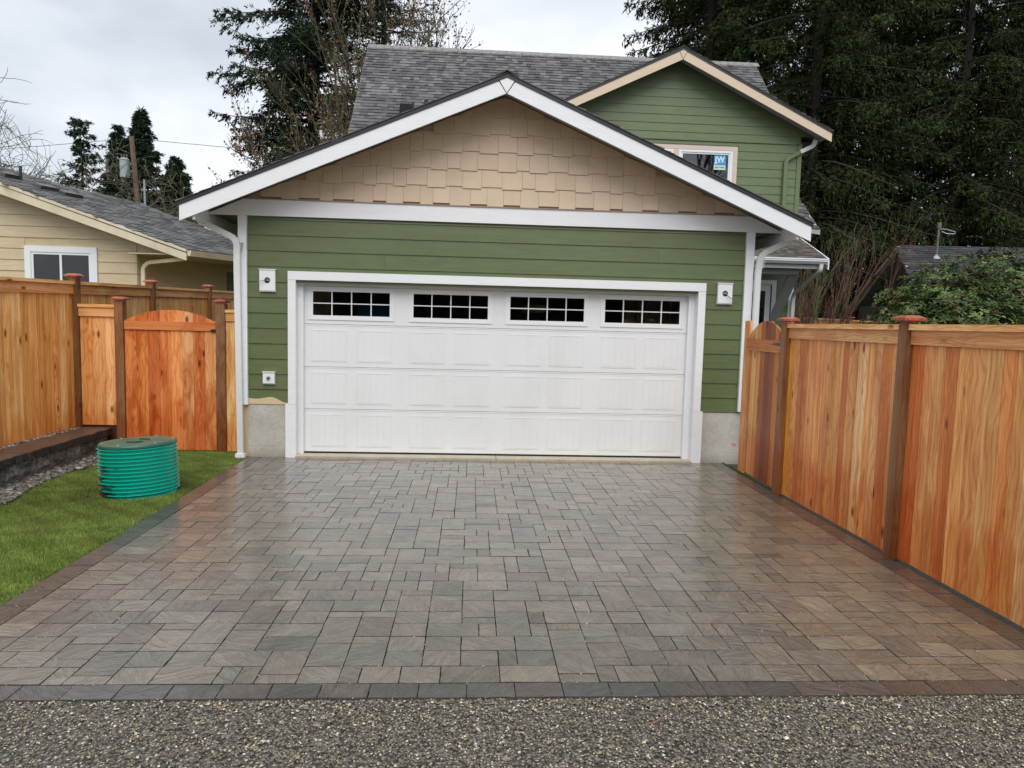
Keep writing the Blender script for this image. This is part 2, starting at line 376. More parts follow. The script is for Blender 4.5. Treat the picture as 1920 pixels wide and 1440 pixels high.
def np_mesh(name, V, F, mat, parent=None, col=None, seed=None, smooth=False):
    """V (n,3), F (m,k) same-size faces, col per-face (m,3)"""
    me = bpy.data.meshes.new(name); n, m, k = len(V), len(F), F.shape[1]
    me.vertices.add(n); me.vertices.foreach_set('co', np.asarray(V, np.float32).ravel())
    me.loops.add(m*k); me.loops.foreach_set('vertex_index', np.asarray(F, np.int32).ravel())
    me.polygons.add(m); me.polygons.foreach_set('loop_start', np.arange(0, m*k, k, dtype=np.int32))
    me.update(calc_edges=True)
    me.polygons.foreach_set('use_smooth', np.full(m, bool(smooth)))
    if col is not None:
        a = me.attributes.new('Col', 'FLOAT_COLOR', 'FACE')
        a.data.foreach_set('color', np.concatenate([col, np.ones((m, 1))], 1).astype(np.float32).ravel())
    if seed is not None:
        a = me.attributes.new('Seed', 'FLOAT_VECTOR', 'FACE'); a.data.foreach_set('vector', seed.astype(np.float32).ravel())
    me.materials.append(M[mat])
    o = bpy.data.objects.new(name, me)
    return link(o, parent)
def hexas(P):   # (n,8,3) -> V,F quads
    n = len(P); q = np.array([(3, 2, 1, 0), (4, 5, 6, 7), (0, 1, 5, 4), (1, 2, 6, 5), (2, 3, 7, 6), (3, 0, 4, 7)])
    return P.reshape(-1, 3), (q[None]+8*np.arange(n)[:, None, None]).reshape(-1, 4)
def jit(c, a=.1, r=rnd):
    k = 1+r.uniform(-a, a); return tuple(min(1, max(0, x*k*(1+r.uniform(-a*.3, a*.3)))) for x in c)

def shingle_tabs(name, parent, O, U, Vv, width, length, expo, tabw, pal, seed, inside=None, thick=.012):
    """asphalt shingle tabs laid in courses over the plane O + u*U + v*Vv (v up the slope)"""
    rs = np.random.RandomState(seed); O = np.array(O, float); U = np.array(U, float); Vv = np.array(Vv, float)
    U /= np.linalg.norm(U); Vv /= np.linalg.norm(Vv); Nn = np.cross(U, Vv); Nn /= np.linalg.norm(Nn)
    if Nn[2] < 0: Nn = -Nn
    P = []; cols = []; nc = int(length/expo)+1
    for i in range(nc):
        v0 = i*expo; u = -rs.rand()*tabw
        while u < width:
            wv = tabw*rs.uniform(.45, 1.25); u0, u1 = max(u, 0), min(u+wv, width); u += wv
            if u1-u0 < .01: continue
            v1 = min(v0+expo*1.02, length)
            cc = O+U*(u0+u1)/2+Vv*(v0+v1)/2
            if inside is not None and not inside((u0+u1)/2, (v0+v1)/2): continue
            th = thick*(1+(rs.rand() > .5)*.7)
            q = []
            for hh in (0, 1):
                for (a, b) in ((u0, v0), (u1, v0), (u1, v1), (u0, v1)):
                    lift = hh*(th if b == v0 else .003)
                    q.append(O+U*a+Vv*b+Nn*lift)
            P.append(q); c = np.array(pal[rs.randint(len(pal))])*rs.uniform(.85, 1.15); cols += [c]*6
    V, F = hexas(np.array(P)); o = np_mesh(name, V, F, 'asphalt_shingle', parent, np.array(cols)); o['kind'] = 'stuff'; return o
PAL_GRAY = [(.085, .08, .082), (.11, .105, .108), (.14, .132, .134), (.165, .155, .155), (.12, .11, .115), (.07, .066, .07)]
PAL_BROWN = [(.12, .11, .095), (.15, .135, .11), (.10, .09, .08), (.14, .115, .095), (.17, .15, .125)]
PAL_OLD = [(.15, .148, .145), (.18, .176, .172), (.13, .129, .127), (.20, .195, .19)]
PAL_DARK = [(.045, .045, .048), (.06, .06, .062), (.035, .035, .037), (.07, .068, .07)]

def rectprof(a, b, c=.2):   # rounded rectangle profile of half sizes a,b for tube()
    return [(a, -b*(1-c)), (a, b*(1-c)), (a*(1-c), b), (-a*(1-c), b), (-a, b*(1-c)), (-a, -b*(1-c)), (-a*(1-c), -b), (a*(1-c), -b)]
def smooth_path(pts, r=.08, n=4):
    out = [Vector(pts[0])]
    for i in range(1, len(pts)-1):
        p, a, b = Vector(pts[i]), Vector(pts[i-1]), Vector(pts[i+1])
        d1 = (a-p); d2 = (b-p); rr = min(r, d1.length*.45, d2.length*.45); s, e = p+d1.normalized()*rr, p+d2.normalized()*rr
        for k in range(n+1):
            t = k/n; out.append(s*(1-t)**2+p*2*t*(1-t)+e*t*t)
    out.append(Vector(pts[-1])); return out

# ---------------------------------------------------------------- ground
def sheet(name, mat, x0, x1, y0, y1, z):
    o = MB(); o.v = [(x0, y0, z), (x1, y0, z), (x1, y1, z), (x0, y1, z)]; o.f = [(0, 1, 2, 3)]
    o = o.build(name, mat); o['kind'] = 'structure'; return o
sheet('ground', 'far_ground', -400, 400, -400, 400, -.06)
sheet('alley', 'gravel_base', -30, 30, -14, -5.52, -.012)
sheet('lawn_ground', 'turf', -12, -2.98, -5.52, .7, -.012)
sheet('side_yard', 'soil', 2.80, 14, -5.52, 6.8, -.014)
sheet('back_yard', 'far_ground', -40, 40, 6.8, 60, -.03)

# driveway of pavers
drv = MB().box(-3.03, 2.87, -5.53, 0.0, -.08, -.016).build('driveway', 'joint_sand'); drv['kind'] = 'structure'
def paver_pts(x0, x1, y0, y1, g=.0011, r=rnd, zz=0):
    a = lambda: r.uniform(-.0006, .0006)
    X0, X1, Y0, Y1 = x0+g+a(), x1-g+a(), y0+g+a(), y1-g+a(); c = .0013
    z = zz+r.uniform(-.0015, .0015); tx, ty = r.uniform(-.004, .004), r.uniform(-.004, .004)
    zf = lambda x, y, dz: z+dz+(x-(X0+X1)/2)*tx+(y-(Y0+Y1)/2)*ty
    ring = []
    cs = [(X0, Y0), (X1, Y0), (X1, Y1), (X0, Y1)]; inw = [(0, 1), (-1, 0), (0, -1), (1, 0)]
    for k in range(4):
        p, q = cs[k], cs[(k+1) % 4]; ring.append((p[0]+inw[k][0]*.0008+inw[k-1][0]*.0008, p[1]+inw[k][1]*.0008+inw[k-1][1]*.0008))
        for t in (.25, .5, .75):
            t += r.uniform(-.06, .06); o_ = r.uniform(-.0008, .0010) if r.random() < .85 else r.uniform(.0010, .0032)
            ring.append((p[0]+(q[0]-p[0])*t+inw[k][0]*o_, p[1]+(q[1]-p[1])*t+inw[k][1]*o_))
    cx, cy = (X0+X1)/2, (Y0+Y1)/2; sx, sy = 1-2*c/(X1-X0), 1-2*c/(Y1-Y0)
    v = [(x, y, -.03) for x, y in ring]+[(x, y, zf(x, y, -.003)) for x, y in ring]+[(cx+(x-cx)*sx, cy+(y-cy)*sy, zf(x, y, 0)) for x, y in ring]
    return v+[(cx, cy, zf(cx, cy, 0))]
PF = []
for k_ in range(16):
    j_ = (k_+1) % 16; PF += [(k_, j_, 16+j_, 16+k_), (16+k_, 16+j_, 32+j_, 32+k_)]
PT = [(32+k_, 32+(k_+1) % 16, 48) for k_ in range(16)]
field = []; bord = []
r2 = random.Random(11)
ux, uy = .0965, .0815
FX0, FX1, FY0, FY1 = -2.855, 2.70, -5.405, -.005
nx = int(round((FX1-FX0)/ux)); ny = int(round((FY1-FY0)/uy)); ux = (FX1-FX0)/nx; uy = (FY1-FY0)/ny
sky_ = [0]*nx
def put(i, j, a, b):
    b = min(b, ny-j)
    if b > 0: field.append((FX0+i*ux, FX0+(i+a)*ux, FY0+j*uy, FY0+(j+b)*uy))
while min(sky_) < ny:
    j = min(sky_); i0 = sky_.index(j); i1 = i0
    while i1 < nx and sky_[i1] == j: i1 += 1
    wd_ = i1-i0
    if wd_ >= 2 and (r2.random() < .40 or wd_ == 2) and wd_ != 3:      # a stack, two cells wide and four deep
        sp = r2.choice([(2, 2), (1, 3), (3, 1), (2, 2), (1, 3), (3, 1), (1, 2, 1)]); jj = j
        for q in sp: put(i0, jj, 2, q); jj += q
        for q in range(i0, i0+2): sky_[q] = j+4
    else:                                                # a run of one course
        L = min(wd_, r2.choice([3, 4, 5, 6, 7]))
        if wd_-L == 1: L = wd_ if L < 7 else L-1
        i = i0; rem = L; last = 0
        while rem > 0:
            c_ = [q for q in (3, 2, 1, 3, 2) if q <= rem and not (q == 1 and last == 1)] or [rem]
            q = r2.choice(c_); put(i, j, q, 2); i += q; rem -= q; last = q
        for q in range(i0, i0+L): sky_[q] = j+2
PALP = [(.182, .164, .132), (.165, .148, .123), (.188, .160, .130), (.200, .170, .134), (.148, .135, .117), (.176, .148, .124), (.200, .180, .144)]
PALB = [(.076, .068, .062), (.082, .070, .063), (.070, .064, .060), (.086, .072, .063)]
k = -3.02
while k < 2.86: bord.append((k, min(k+.224, 2.86), -5.535, -5.408)); k += .224
for xa, xb in ((-3.02, -2.858), (2.703, 2.86)):
    k = -5.405
    while k < -.01: bord.append((xa, xb, k, min(k+.224, -.003))); k += .224
field.sort(key=lambda q: q[2]); camxy = (-.344, -8.584)
bord.sort(key=lambda q: q[2])
allp = [(q, False) for q in field]+[(q, True) for q in bord]
allp.sort(key=lambda a: math.hypot((a[0][0]+a[0][1])/2-camxy[0], (a[0][2]+a[0][3])/2-camxy[1]))
big = allp[:296]; rest = allp[296:]
def pcolor(q, b):
    x = (q[0]+q[1])/2
    c = r2.choice(PALB if b else PALP); k_ = r2.uniform(.9, 1.1); c = tuple(a*k_ for a in c)
    if not b and r2.random() < .12: c = tuple(a*.78 for a in c)
    k = max(0, min(1, (x-.8)/2.2))*.16    # fence's orange reflection put into the colour of the right-hand pavers
    return (c[0]*(1+k*.6), c[1]*(1), c[2]*(1-k*1.2))
for q, b in big:
    m_ = MB(); m_.v = paver_pts(*q, r=r2); m_.f = PF+[tuple(range(32, 48))]; m_.v = m_.v[:48]
    o = m_.build('border_paver' if b else 'paver', 'paver', drv, color=pcolor(q, b))
    o.data.materials.append(M['paver_edge']); o.data.polygons.foreach_set('material_index', [1]*32+[0])
V, F, cl, sd_ = [], [], [], []
for q, b in rest:
    o_ = len(V); V += paver_pts(*q, r=r2)
    F += [tuple(a+o_ for a in f) for f in PF]+[(a+o_, b_+o_, 48+o_, 48+o_) for a, b_, _ in PT]
    c = pcolor(q, b); cl += [c]*48; s_ = [r2.uniform(0, 40) for _ in range(3)]; sd_ += [s_]*48
F3, c3, s3, mi = [], [], [], []
for i_, f in enumerate(F):
    top = i_ % 48 >= 32
    for t_ in ([f[:3]] if top else [(f[0], f[1], f[2]), (f[0], f[2], f[3])]): F3.append(t_); c3.append(cl[i_]); s3.append(sd_[i_]); mi.append(0 if top else 1)
o = np_mesh('paving', np.array(V), np.array(F3), 'paver_far', drv, np.array(c3), np.array(s3)); o['kind'] = 'stuff'
o.data.materials.append(M['paver_edge']); o.data.polygons.foreach_set('material_index', mi)

# pale grit caught in the paver joints and blown over the stones; gravel of the alley; river stones
def stones(name, mat, parent, XY, Z, size, pal, seed, flat=.6, sub=1, aspect=.35):
    # sub 0: eight-sided chip, 1: twenty-sided stone, 2: rounded pebble
    rs = np.random.RandomState(seed); n = len(XY)
    t = (1+5**.5)/2
    B = np.array([(-1, t, 0), (1, t, 0), (-1, -t, 0), (1, -t, 0), (0, -1, t), (0, 1, t), (0, -1, -t), (0, 1, -t), (t, 0, -1), (t, 0, 1), (-t, 0, -1), (-t, 0, 1)])/1.902
    FF = np.array([(0, 11, 5), (0, 5, 1), (0, 1, 7), (0, 7, 10), (0, 10, 11), (1, 5, 9), (5, 11, 4), (11, 10, 2), (10, 7, 6), (7, 1, 8), (3, 9, 4), (3, 4, 2), (3, 2, 6), (3, 6, 8), (3, 8, 9), (4, 9, 5), (2, 4, 11), (6, 2, 10), (8, 6, 7), (9, 8, 1)])
    if sub == 0:
        B = np.array([(1, 0, 0), (-1, 0, 0), (0, 1, 0), (0, -1, 0), (0, 0, 1), (0, 0, -1)])*1.15
        FF = np.array([(0, 2, 4), (2, 1, 4), (1, 3, 4), (3, 0, 4), (2, 0, 5), (1, 2, 5), (3, 1, 5), (0, 3, 5)])
    if sub == 2:
        vs_ = [tuple(b) for b in B]; ff = []; cache = {}
        def mid(a, b):
            k_ = (min(a, b), max(a, b))
            if k_ not in cache:
                m_ = (np.array(vs_[a])+np.array(vs_[b])); m_ /= np.linalg.norm(m_); vs_.append(tuple(m_)); cache[k_] = len(vs_)-1
            return cache[k_]
        for a, b, c in FF:
            ab, bc, ca = mid(a, b), mid(b, c), mid(c, a); ff += [(a, ab, ca), (b, bc, ab), (c, ca, bc), (ab, bc, ca)]
        B, FF = np.array(vs_), np.array(ff)
    nb = len(B)
    sc = np.reshape(size, (-1, 1))*np.stack([1+aspect*rs.rand(n), 1-aspect*rs.rand(n), flat*(.7+.5*rs.rand(n))], 1)
    P = B[None]*(1+(rs.rand(n, nb, 1)-.5)*(.12 if sub == 2 else .25 if mat == 'river_stone' else .5))*sc[:, None, :]
    th = rs.rand(n)*2*PI; ti = (rs.rand(n)-.5)*.9
    c, s = np.cos(ti), np.sin(ti); y, z = P[:, :, 1]*c[:, None]-P[:, :, 2]*s[:, None], P[:, :, 1]*s[:, None]+P[:, :, 2]*c[:, None]
    P = np.stack([P[:, :, 0], y, z], 2)
    c, s = np.cos(th), np.sin(th); x, y = P[:, :, 0]*c[:, None]-P[:, :, 1]*s[:, None], P[:, :, 0]*s[:, None]+P[:, :, 1]*c[:, None]
    P = np.stack([x+XY[:, 0, None], y+XY[:, 1, None], P[:, :, 2]+Z[:, None]], 2)
    F = (FF[None]+nb*np.arange(n)[:, None, None]).reshape(-1, 3)
    pal = np.array(pal); col = pal[rs.randint(len(pal), size=n)]*(.7+.6*rs.rand(n, 1))
    return np_mesh(name, P.reshape(-1, 3), F, mat, parent, np.repeat(col, len(FF), 0), smooth=(mat == 'river_stone'))
rs = np.random.RandomState(5)
PALG = [(0.268, 0.216, 0.138), (0.183, 0.154, 0.102), (0.104, 0.089, 0.066), (0.488, 0.408, 0.264), (0.201, 0.168, 0.114), (0.061, 0.058, 0.05), (0.256, 0.216, 0.15), (0.116, 0.11, 0.096), (0.134, 0.113, 0.079), (0.171, 0.146, 0.106), (0.61, 0.552, 0.432), (0.244, 0.162, 0.102), (0.085, 0.077, 0.062)]
n = 66000
XY = np.stack([rs.uniform(-3.3, 3.1, n), -5.545-1.25*rs.rand(n)**1.15], 1)
sz = .0029+.0038*rs.rand(n)**2.2; sz[rs.rand(n) < .012] *= 2.0
o = stones('gravel', 'gravel_stone', None, XY, -.007+.007*rs.rand(n), sz, PALG, 6, .6, 0)
tag(o, 'wet grey and tan crushed gravel of the alley in front of the driveway', 'gravel', kind='stuff')
n = 1500; q = [allp[i][0] for i in rs.randint(len(allp), size=n)]
XY = np.array([(a[0]+.001 if rs.rand() < .5 else a[0]+rs.rand()*(a[1]-a[0]), a[2]+rs.rand()*(a[3]-a[2])) if rs.rand() < .5 else (a[0]+rs.rand()*(a[1]-a[0]), a[2]+.001) for a in q])
onj = rs.rand(n) < .9
o = stones('joint_grit', 'gravel_stone', drv, XY, np.full(n, -.001), .0018+.0022*rs.rand(n), [(.5, .48, .42), (.3, .28, .24), (.12, .11, .1), (.6, .58, .52)], 7); o['kind'] = 'stuff'
# twig on the gravel
o = MB().tube([(.415, -5.79, .008), (.44, -5.775, .012), (.475, -5.765, .010), (.505, -5.745, .014), (.525, -5.735, .011)], [.003, .004, .0045, .005, .0035], 6).build('twig', 'pole_wood')
tag(o, 'thin reddish brown twig lying on the alley gravel', 'twig')

# lawn
def blades(name, mat, parent, XY, Z, h, wd, pal, seed, lean=.5, tone=None):
    rs = np.random.RandomState(seed); n = len(XY)
    th = rs.rand(n)*2*PI; la = rs.rand(n)*2*PI; L = h*(.6+.8*rs.rand(n)); ln = lean*rs.rand(n)*L
    dx, dy = np.cos(th)*wd, np.sin(th)*wd; lx, ly = np.cos(la)*ln, np.sin(la)*ln
    b = np.stack([XY[:, 0], XY[:, 1], Z], 1)
    P = np.stack([b+np.stack([-dx, -dy, 0*dx], 1), b+np.stack([dx, dy, 0*dx], 1),
                  b+np.stack([lx, ly, L], 1)], 1)
    F = (np.array([(0, 1, 2)])[None]+3*np.arange(n)[:, None, None]).reshape(-1, 3)
    pal = np.array(pal); 
    cl = pal[rs.randint(len(pal), size=n)]*(.75+.5*rs.rand(n, 1))
    if tone is not None: cl = cl*tone[:, None]
    return np_mesh(name, P.reshape(-1, 3), F, mat, parent, cl)
def lawn_left(y): return np.interp(y, [-6, -2.29, -1.6, -.98, -.6, .1, .6], [-3.9, -4.45, -4.6, -4.64, -4.5, -4.66, -4.7])
n = 330000
y = -5.0+5.32*rs.rand(n)**1.0; x = rs.uniform(-4.9, -3.035, n)
keep = (x > lawn_left(y)+.02*np.sin(y*23)+.02*np.sin(y*57)) & ((x+3.485)**2+(y+1.78)**2 > .325**2)
x, y = x[keep], y[keep]
pt = np.sin(x*5.1+y*3.3)*np.sin(y*6.7-x*2.9)
PALL = [(.125, .19, .026), (.16, .235, .038), (.195, .27, .05), (.09, .145, .02), (.26, .29, .09), (.17, .23, .038), (.23, .22, .085)]
o = blades('lawn_grass', 'grass', None, np.stack([x, y], 1), np.full(len(x), -.012), .022+.007*pt, .0021, PALL, 3,
           tone=1+.22*np.sin(x*9+2*np.sin(y*5))*np.sin(y*13+x*4)+.12*np.sin(x*31+y*7)*np.sin(y*27))
tag(o, 'short bright green lawn beside the driveway round the green riser', 'grass', kind='stuff')
n = 16000; y = rs.uniform(-5.4, 0, n); x = rs.normal(2.868, .008, n)
den = np.where(y > -1.55, 1., 0.0)*(.35+.65*(np.sin(y*7)+np.sin(y*17) > -.3)); kp = rs.rand(n) < den; x, y = x[kp], y[kp]
o = blades('moss', 'moss', None, np.stack([np.where(y > -1.5, x+.01*rs.rand(len(x)), x), y], 1), np.full(len(x), -.01), .02, .003, [(.06, .13, .01), (.09, .17, .02), (.04, .07, .01)], 4)
tag(o, 'thin strip of bright green moss between the driveway edge and the right fence', 'moss', kind='stuff')

# river stones at the wall foot and along the fence foot
n = 3000; y = rs.uniform(-4.6, .3, n); xl = -4.815; x = xl+(lawn_left(y)-xl+.05)*rs.rand(n)
o = stones('river_rock', 'river_stone', None, np.stack([x, y], 1), .004+.014*rs.rand(n), .016+.022*rs.rand(n)**1.5, [(.15, .14, .12), (.075, .07, .066), (.20, .18, .15), (.12, .10, .08), (.045, .043, .042), (.30, .27, .21), (.09, .083, .075)], 9, .55, 1)
tag(o, 'strip of wet grey and tan river pebbles at the foot of the block wall', 'pebbles', kind='stuff')

# ---------------------------------------------------------------- retaining wall
rw = empty('retaining_wall', (-4.95, -2, 0), 'low dark block retaining wall with flat brown capstones beside the lawn', 'wall')
box('earth_fill', 'soil', rw, -5.6, -4.84, -4.6, .33, -.05, .268)
y = .30; r3 = random.Random(4)
while y > -4.6:
    L = .45+r3.uniform(-.03, .03); a, b = y-L, y; xe = -4.765+.0
    mb = MB(); ns = 7
    # top slab with a rough split front edge
    top = [( -5.12, a+.003, .285), (-5.12, b-.003, .285)]
    fr = [(xe+r3.uniform(-.012, .012), b-.003-(b-a-.006)*i/ns, .285-r3.uniform(0, .006)) for i in range(ns+1)]
    poly = top+fr; mb.prism(poly, (0, 0, -.075)); mb.f[0] = mb.f[0][::-1]; mb.f[1] = mb.f[1][::-1]
    cap = mb.build('capstone', 'capstone', rw, color=jit((.088, .062, .05), .12, r3))
    e = MB()
    for i in range(ns):
        p, q_ = fr[i], fr[i+1]; o1, o2 = r3.uniform(.004, .02), r3.uniform(.004, .02)
        e.hexa([(p[0]-.01, p[1], .207), (p[0]+o1*.6, p[1], .207), (q_[0]+o2*.6, q_[1], .207), (q_[0]-.01, q_[1], .207),
                (p[0]-.01, p[1], p[2]+.001), (p[0]+.004, p[1], p[2]-.004), (q_[0]+.004, q_[1], q_[2]-.004), (q_[0]-.01, q_[1], q_[2]+.001)])
    e.build('split_edge', 'cap_face', cap, color=(.022, .021, .022))
    y -= L
y = .28
while y > -4.6:
    L = r3.choice([.16, .22, .28, .3]); a, b = y-L, y; mb = MB(); gx, gz = 5, 4
    for i in range(gx+1):
        for j in range(gz+1):
            yy = a+.004+(L-.008)*i/gx; zz = .045+.162*j/gz; edge = i in (0, gx) or j in (0, gz)
            mb.v.append((-4.825+(0 if edge else r3.uniform(.004, .032)), yy, zz))
    for i in range(gx):
        for j in range(gz): q_ = i*(gz+1)+j; mb.f.append((q_, q_+gz+1, q_+gz+2, q_+1))
    mb.box(-4.95, -4.826, a+.004, b-.004, .045, .207)
    mb.build('wall_block', 'wall_block', rw, color=jit(r3.choice([(.26, .255, .245), (.12, .115, .11), (.20, .19, .18), (.40, .39, .37)]), .1, r3)); y -= L
box('footing_course', 'capstone', rw, -4.95, -4.805, -4.6, .29, -.05, .045, color=(.12, .10, .09))
n = 420; y = rs.uniform(-4.5, .28, n); x = rs.uniform(-5.185, -5.115, n)
o = stones('river_rock', 'river_stone', None, np.stack([x, y], 1), .275+.012*rs.rand(n), .010+.014*rs.rand(n), [(.26, .25, .22), (.13, .125, .12), (.38, .35, .31), (.20, .17, .14)], 10, .6, 1)
tag(o, 'scattered pebbles on the ledge between the capstones and the left fence', 'pebbles', kind='stuff')

# ---------------------------------------------------------------- green septic riser
RC = (-3.485, -1.78); RR = .965
rt = empty('septic_riser', (RC[0], RC[1], 0), 'green ribbed plastic riser tank with a dark flat lid standing on the lawn', 'septic riser')
prof = [(.335, -.02)]; nr = 13; hh = .455
for i in range(nr):
    z0 = .0+hh*i/nr; z1 = hh*(i+1)/nr; d = z1-z0
    prof += [(.322, z0), (.322, z0+d*.60), (.350, z0+d*.66), (.356, z0+d*.70), (.356, z0+d*.78), (.350, z0+d*.82), (.322, z0+d*.88)]
prof += [(.322, hh), (.30, hh)]
mb = MB().lathe(prof, (0, 0, 0), 72)
tl = Matrix.Translation((RC[0], RC[1], 0)) @ Matrix.Rotation(math.radians(2.5), 4, 'Y').inverted() @ Matrix.Rotation(math.radians(-1), 4, 'X')
mb.v = [tuple(tl @ Vector((v[0]*RR, v[1]*RR, v[2]))) for v in mb.v]; mb.build('ribbed_pipe', 'riser_green', rt)
mb = MB().lathe([(0.001, .010), (.20, .011), (.235, .013), (.245, .016), (.256, .013), (.335, .011), (.346, .006), (.350, -.004), (.350, -.020), (.33, -.020)], (0, 0, hh+.022), 72)
mb.v = [tuple(tl @ Vector((v[0]*RR, v[1]*RR, v[2]))) for v in mb.v]; lid = mb.build('lid', 'lid_green', rt)
mb = MB()
for a0 in (0.35, 0.9+PI):
    pts = [(.105*math.cos(a0+k*.14), .105*math.sin(a0+k*.14), hh+.037) for k in range(12)]
    mb.tube(pts, .006, 6)
mb.v = [tuple(tl @ Vector((v[0]*RR, v[1]*RR, v[2]))) for v in mb.v]; mb.build('lid_groove', 'soil', lid)
mb = MB()
for a0 in range(6):
    a = a0*PI/3+.4; mb.lathe([(.009, -.002), (.009, .006), (.0, .007)], (.315*math.cos(a), .315*math.sin(a), hh+.034), 8)
mb.v = [tuple(tl @ Vector((v[0]*RR, v[1]*RR, v[2]))) for v in mb.v]; mb.build('screw', 'galvanized', lid)

# ---------------------------------------------------------------- garage
SL = .423; RT = 4.50
def roofz(x): return RT-SL*abs(x)
g = empty('garage', (0, 3.3, 0), 'green two-car garage with tan shingled gable and white carriage-style door', 'garage')
# shell
mb = MB().box(-3.09, -3.0, .02, 1.2, 0, 2.9).box(-3.09, -3.0, 4.6, 6.75, 0, 2.9).box(-3.09, -3.0, 1.2, 4.6, 0, .9).box(-3.09, -3.0, 1.2, 4.6, 2.3, 2.9).box(3.0, 3.10, .02, 1.2, 0, 2.9).box(3.0, 3.10, 4.6, 6.75, 0, 2.9).box(3.0, 3.10, 1.2, 4.6, 0, .9).box(3.0, 3.10, 1.2, 4.6, 2.3, 2.9).box(-3.0, 3.0, 6.6, 6.75, 0, 2.9)
mb.prism([(-3.0, .02, .6), (-2.5, .02, .6), (-2.5, .02, 2.20), (2.5, .02, 2.20), (2.5, .02, .6), (3.0, .02, .6), (3.0, .02, 2.9), (-3.0, .02, 2.9)], (0, .1, 0))
mb.build('wall', 'siding_green', g)
MB().prism([(-3.3, .0195, 2.9), (3.3, .0195, 2.9), (3.3, .0195, roofz(3.3)-.11), (0, .0195, roofz(0)-.11), (-3.3, .0195, roofz(3.3)-.11)], (0, .1, 0)).build('gable_backing', 'shake_tan', g, color=(.55, .41, .28))
box('ceiling', 'interior', g, -3.0, 3.0, .14, 6.6, 2.75, 2.8)
box('floor_slab', 'concrete', g, -3.0, 3.0, .15, 6.6, -.05, .02)
mb = MB()
for i in range(15): mb.box(-2.98+i*.42, -2.94+i*.42, 6.4, 6.5, .02, 2.75)
for i in range(12):
    mb.box(-3.0, -2.9, .3+i*.5, .34+i*.5, .02, 2.75); mb.box(2.9, 3.0, .3+i*.5, .34+i*.5, .02, 2.75)
mb.build('wall_stud', 'interior', g)['kind'] = 'stuff'
box('inner_lining', 'interior_dark', g, -2.99, 2.99, 6.52, 6.58, .02, 2.74)
for x_ in (-3.05, 3.05):  # unseen windows added in both side walls to let daylight inside
    mb = MB(); mb.box(x_-.05, x_+.05, 1.2, 1.26, .9, 2.3).box(x_-.05, x_+.05, 4.54, 4.6, .9, 2.3).box(x_-.05, x_+.05, 2.87, 2.93, .96, 2.24).box(x_-.05, x_+.05, 1.26, 4.54, .9, .96).box(x_-.05, x_+.05, 1.26, 4.54, 2.24, 2.3)
    sw_ = mb.build('added_side_window', 'vinyl_white', g); box('pane', 'glass', sw_, x_-.004, x_+.004, 1.26, 2.87, .96, 2.24); box('pane', 'glass', sw_, x_-.004, x_+.004, 2.93, 4.54, .96, 2.24)
# lap siding, one board per course
def lap(parent, mat, x0, x1, zb, zt, yf, clip=None, reveal=.016, name='siding_board'):
    za, zc = zb, zt+.012
    xs = [x0, x1]
    if clip:
        xm = clip['c']; xs = [x0]+([xm] if x0 < xm < x1 else [])+[x1]; ex = []
        for a, b in zip(xs[:-1], xs[1:]):
            fa, fb = clip['f'](a), clip['f'](b)
            if (fa-zc)*(fb-zc) < 0: ex.append(a+(b-a)*(zc-fa)/(fb-fa))
        xs = sorted(xs+ex)
    mb = MB()
    for a, b in zip(xs[:-1], xs[1:]):
        ta, tb = zc, zc
        if clip: ta, tb = min(zc, clip['f'](a)), min(zc, clip['f'](b))
        if ta <= za and tb <= za: continue
        if ta < za: # trim to where the rake line meets the bottom edge
            t = (za-ta)/(tb-ta); a = a+(b-a)*t; ta = za+.001
        if tb < za: t = (za-tb)/(ta-tb); b = b+(a-b)*t; tb = za+.001
        mb.hexa([(a, yf-reveal, za), (b, yf-reveal, za), (b, yf+.003, za), (a, yf+.003, za),
                 (a, yf-.004, ta), (b, yf-.004, tb), (b, yf+.003, tb), (a, yf+.003, ta)])
    if mb.v: return mb.build(name, mat, parent)
z = .646
i = 0
while z < 2.885:
    zt = min(z+.184, 2.888)
    if z < 2.06:
        lap(g, 'siding_green', -3.02, -2.542, z, zt, .02); lap(g, 'siding_green', 2.542, 3.022, z, zt, .02)
    else:
        j = [.9, -1.4, 1.93, -.3, .6][i % 5]; i += 1
        lap(g, 'siding_green', -3.02, j-.0012, z, zt, .02); lap(g, 'siding_green', j+.0012, 3.022, z, zt, .02)
    z += .184
# foundation
for a, b in ((-3.03, -2.582), (2.582, 3.10)):
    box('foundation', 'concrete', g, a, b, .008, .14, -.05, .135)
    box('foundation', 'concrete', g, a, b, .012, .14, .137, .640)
mm_ = MB(); mm_.v = [(3.012+.030*math.cos(a)*(1+.35*math.sin(3*a)), .0112, .232+.024*math.sin(a)*(1+.3*math.cos(2*a+1))) for a in [k*PI/9 for k in range(18)]]; mm_.f = [tuple(range(18))]
mm_.build('paint_mark', 'paint_smear', g)
# corner boards, frieze, casing
box('corner_board', 'white_trim', g, -3.12, -3.02, -.028, .06, .64, 2.888)
box('corner_board', 'white_trim', g, 3.022, 3.125, -.028, .06, .66, 2.888)
box('corner_board', 'white_trim', g, -3.121, -3.093, .062, .16, .64, 2.888); box('corner_board', 'white_trim', g, 3.098, 3.124, .062, .16, .66, 2.888)
zr = lambda x: roofz(x)-.13
xe = 3.60
fp = [(-3.49, -.024, 2.89), (3.49, -.024, 2.89), (( RT-.13-3.078)/SL, -.024, 3.078), (-(RT-.13-3.078)/SL, -.024, 3.078)]
MB().prism(fp, (0, .044, 0)).build('frieze_board', 'white_trim', g)
box('drip_flashing', 'shake_tan', g, -3.05, 3.05, -.038, .02, 3.0785, 3.086, color=(.42, .30, .24))
box('door_casing', 'white_trim', g, -2.575, -2.45, -.024, .15, 0, .654)
box('door_casing', 'white_trim', g, -2.542, -2.45, -.026, .15, .655, 2.149)
